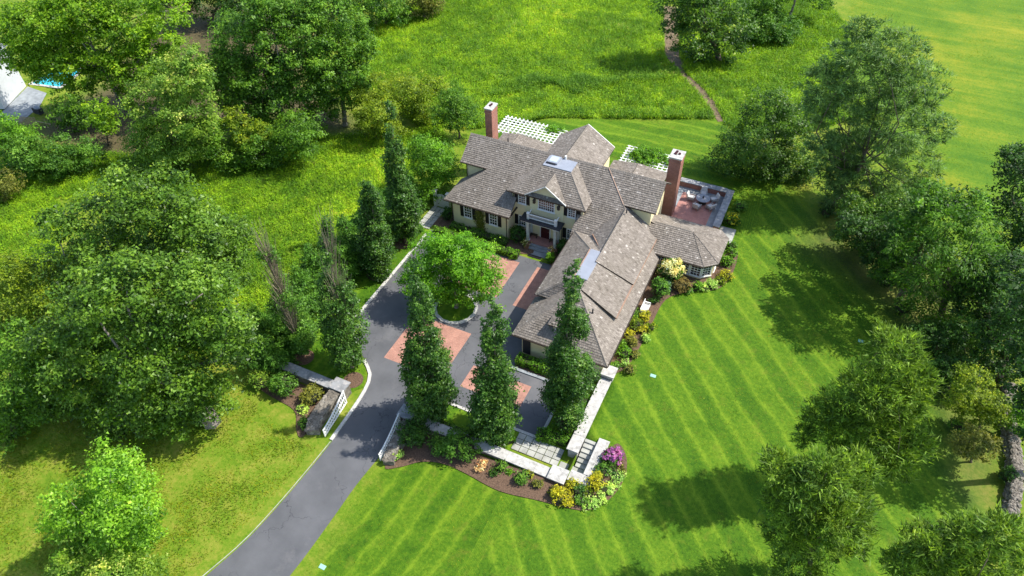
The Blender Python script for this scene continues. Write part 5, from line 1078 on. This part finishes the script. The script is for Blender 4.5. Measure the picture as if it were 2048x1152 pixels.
# ------------------------------------------------------------ grass as stuff
def vnoise(x, y, s, seed):
    r2 = np.random.default_rng(seed); g = r2.random((64, 64)); u, v = x / s, y / s; i, j = np.floor(u).astype(int), np.floor(v).astype(int); fu, fv = u - i, v - j; fu = fu * fu * (3 - 2 * fu); fv = fv * fv * (3 - 2 * fv)
    G = lambda a, b: g[a % 64, b % 64]; return (G(i, j) * (1 - fu) + G(i + 1, j) * fu) * (1 - fv) + (G(i, j + 1) * (1 - fu) + G(i + 1, j + 1) * fu) * fv
def blades(name, label_, pts_ok, n, box, h0, h1, wd, mat, seed, lean=.55, forb=False):
    x = rng.uniform(box[0], box[1], n); y = rng.uniform(box[2], box[3], n); k = pts_ok(x, y); x, y = x[k], y[k]; n = len(x)
    nz = vnoise(x, y, 9, seed) * .3 + vnoise(x, y, 2.5, seed + 1) * .35 + vnoise(x, y, .9, seed + 7) * .35; h = (h0 + (h1 - h0) * nz) * rng.uniform(.7, 1.3, n)
    a = rng.uniform(0, 6.28, n); w_ = wd * rng.uniform(.6, 1.4, n); ln = rng.normal(0, lean, (n, 2)) * h[:, None]; z = hgt(x, y)
    B = np.stack([x, y, z - .02], 1); s = np.stack([np.cos(a) * w_, np.sin(a) * w_, 0 * a], 1)
    V = np.stack([B - s, B + s, B + np.stack([ln[:, 0], ln[:, 1], h], 1)], 1)
    if forb:
        m = n // 2; pos = B[:m] + np.stack([ln[:m, 0] * .5, ln[:m, 1] * .5, h[:m] * rng.uniform(.35, 1.0, m)], 1)
        V[:m] = leaf_quads(pos, unit(np.array([0, 0, .8]) + rng.normal(size=(m, 3)) * .6), .17, .8)
    t = .10 + .5 * vnoise(x, y, 13, seed + 2) + .45 * (vnoise(x, y, 2.2, seed + 3) - .45) + .4 * (vnoise(x, y, .8, seed + 4) - .5) + rng.normal(0, .16, n)
    return tag(put(name, quads_mesh(name, V, mat, t, 3)), label_, None, None, 'stuff')
PATH = [(22.7, 33.1), (20.3, 37.2), (17.7, 40.7), (14.2, 44.0), (11.4, 48.8), (8.9, 57), (6.1, 66)]
def pathd(x, y):
    d = np.full(x.shape, 1e9)
    for (a, b), (c, e_) in zip(PATH[:-1], PATH[1:]):
        t = np.clip(((x - a) * (c - a) + (y - b) * (e_ - b)) / ((c - a) ** 2 + (e_ - b) ** 2), 0, 1); d = np.minimum(d, np.hypot(x - a - t * (c - a), y - b - t * (e_ - b)))
    return d
MEAD = [(-8, 19), (-1.8, 23.4), (6, 26.5), (15.7, 30.7), (22.5, 33.6), (27, 30), (33, 34), (40, 42), (34, 70), (20, 95), (-10, 80), (-34, 58), (-38, 34), (-26, 22), (-15, 17)]
inm = lambda x, y: inpoly(x, y, MEAD) & (pathd(x, y) > np.where(y > 46, 1.2, .45))
blades('meadow_grass', 'tall yellow green meadow grass behind the house', inm, 620000, (-40, 42, 16, 96), .30, .85, .05, F_['meadow'], 3, .4, True)
BAND = lambda x, y: inm(x, y) & (np.abs((y - 36.5) - (x - 4) * .50 + 2 * np.sin(x * .4)) < 1.5 + 1.0 * np.sin(x * .7)) & (x < 14) & (x > -16)
blades('tall_weeds', 'band of darker purple tinged weeds across the meadow', lambda x, y: BAND(x, y) & (vnoise(x, y, 1.5, 77) * .7 + rng.random(x.shape) * .5 > .62), 300000, (-18, 15, 22, 46), .6, 1.3, .06, F_['weeds'], 9, .4, True)
CLUMP = lambda x, y: inm(x, y) & (vnoise(x, y, 1.1, 61) > .70) & (vnoise(x, y, 7, 62) > .42)
blades('tall_weeds', 'scattered darker weed clumps in the meadow', CLUMP, 260000, (-40, 40, 18, 92), .5, 1.2, .06, F_['weeds'], 63, .45, True)
EDGE = lambda x, y: inm(x, y) & ~inm(x + .9, y - 1.6) & (pathd(x, y) > .8)
blades('tall_weeds', 'fringe of dark weeds where the meadow meets the back lawn', lambda x, y: EDGE(x, y) & (vnoise(x, y, 1.2, 78) * .7 + rng.random(x.shape) * .5 > .6), 200000, (-10, 40, 16, 44), .5, 1.1, .06, F_['weeds'], 15, .4, True)
LM = [(-9.5, 4), (-9.6, -20), (-13, -23), (-18, -22), (-22, -16), (-40, -14), (-52, -16), (-60, -8), (-44, -4), (-34, 6), (-24, 10), (-12, 18), (-8, 14)]
blades('meadow_grass', 'tall yellow meadow grass left of the hemlock screen', lambda x, y: inpoly(x, y, LM), 230000, (-62, -8, -24, 18), .3, .85, .055, F_['meadow'], 23, .4, True)
LB = [(-66, -14), (-50, -14), (-42, -18), (-36, -26), (-46, -28), (-60, -24)]
blades('meadow_grass', 'weedy green growth left of the oaks at the frame edge', lambda x, y: inpoly(x, y, LB), 60000, (-68, -34, -30, -12), .3, .8, .06, F_['meadow'], 27, .4, True)
RG = [(3.2, -31), (2.6, -38), (1, -44), (-3, -52), (-20, -52), (-22, -40), (-30, -30), (-24, -24), (-10, -28), (1, -31)]
blades('rough_grass', 'rough tufted grass left of the drive', lambda x, y: inpoly(x, y, RG) & (vnoise(x, y, 1.6, 5) * .6 + rng.random(x.shape) * .4 > .45), 100000, (-30, 4, -53, -24), .05, .24, .045, F_['rough'], 31)
blades('lawn_tufts', 'short blades in the mown lawn', lambda x, y: inpoly(x, y, LAWN) & ~((x > 9.6) & (x < 26) & (y > -28.6) & (y < 0)), 150000, (9, 52, -45, 33), .03, .09, .05, F_['rough'], 41)
blades('hay_grass', 'short uneven grass of the hay field at upper right', lambda x, y: inpoly(x, y, HAY) & (rng.random(x.shape) * .6 + vnoise(x, y, 1.7, 91) * .6 > .5), 120000, (34, 90, -5, 100), .03, .12, .05, F_['rough'], 51, .5)
print('shingle faces', SHN[0], 'leaves', LEAFN[0], 'objects', len(S.objects))
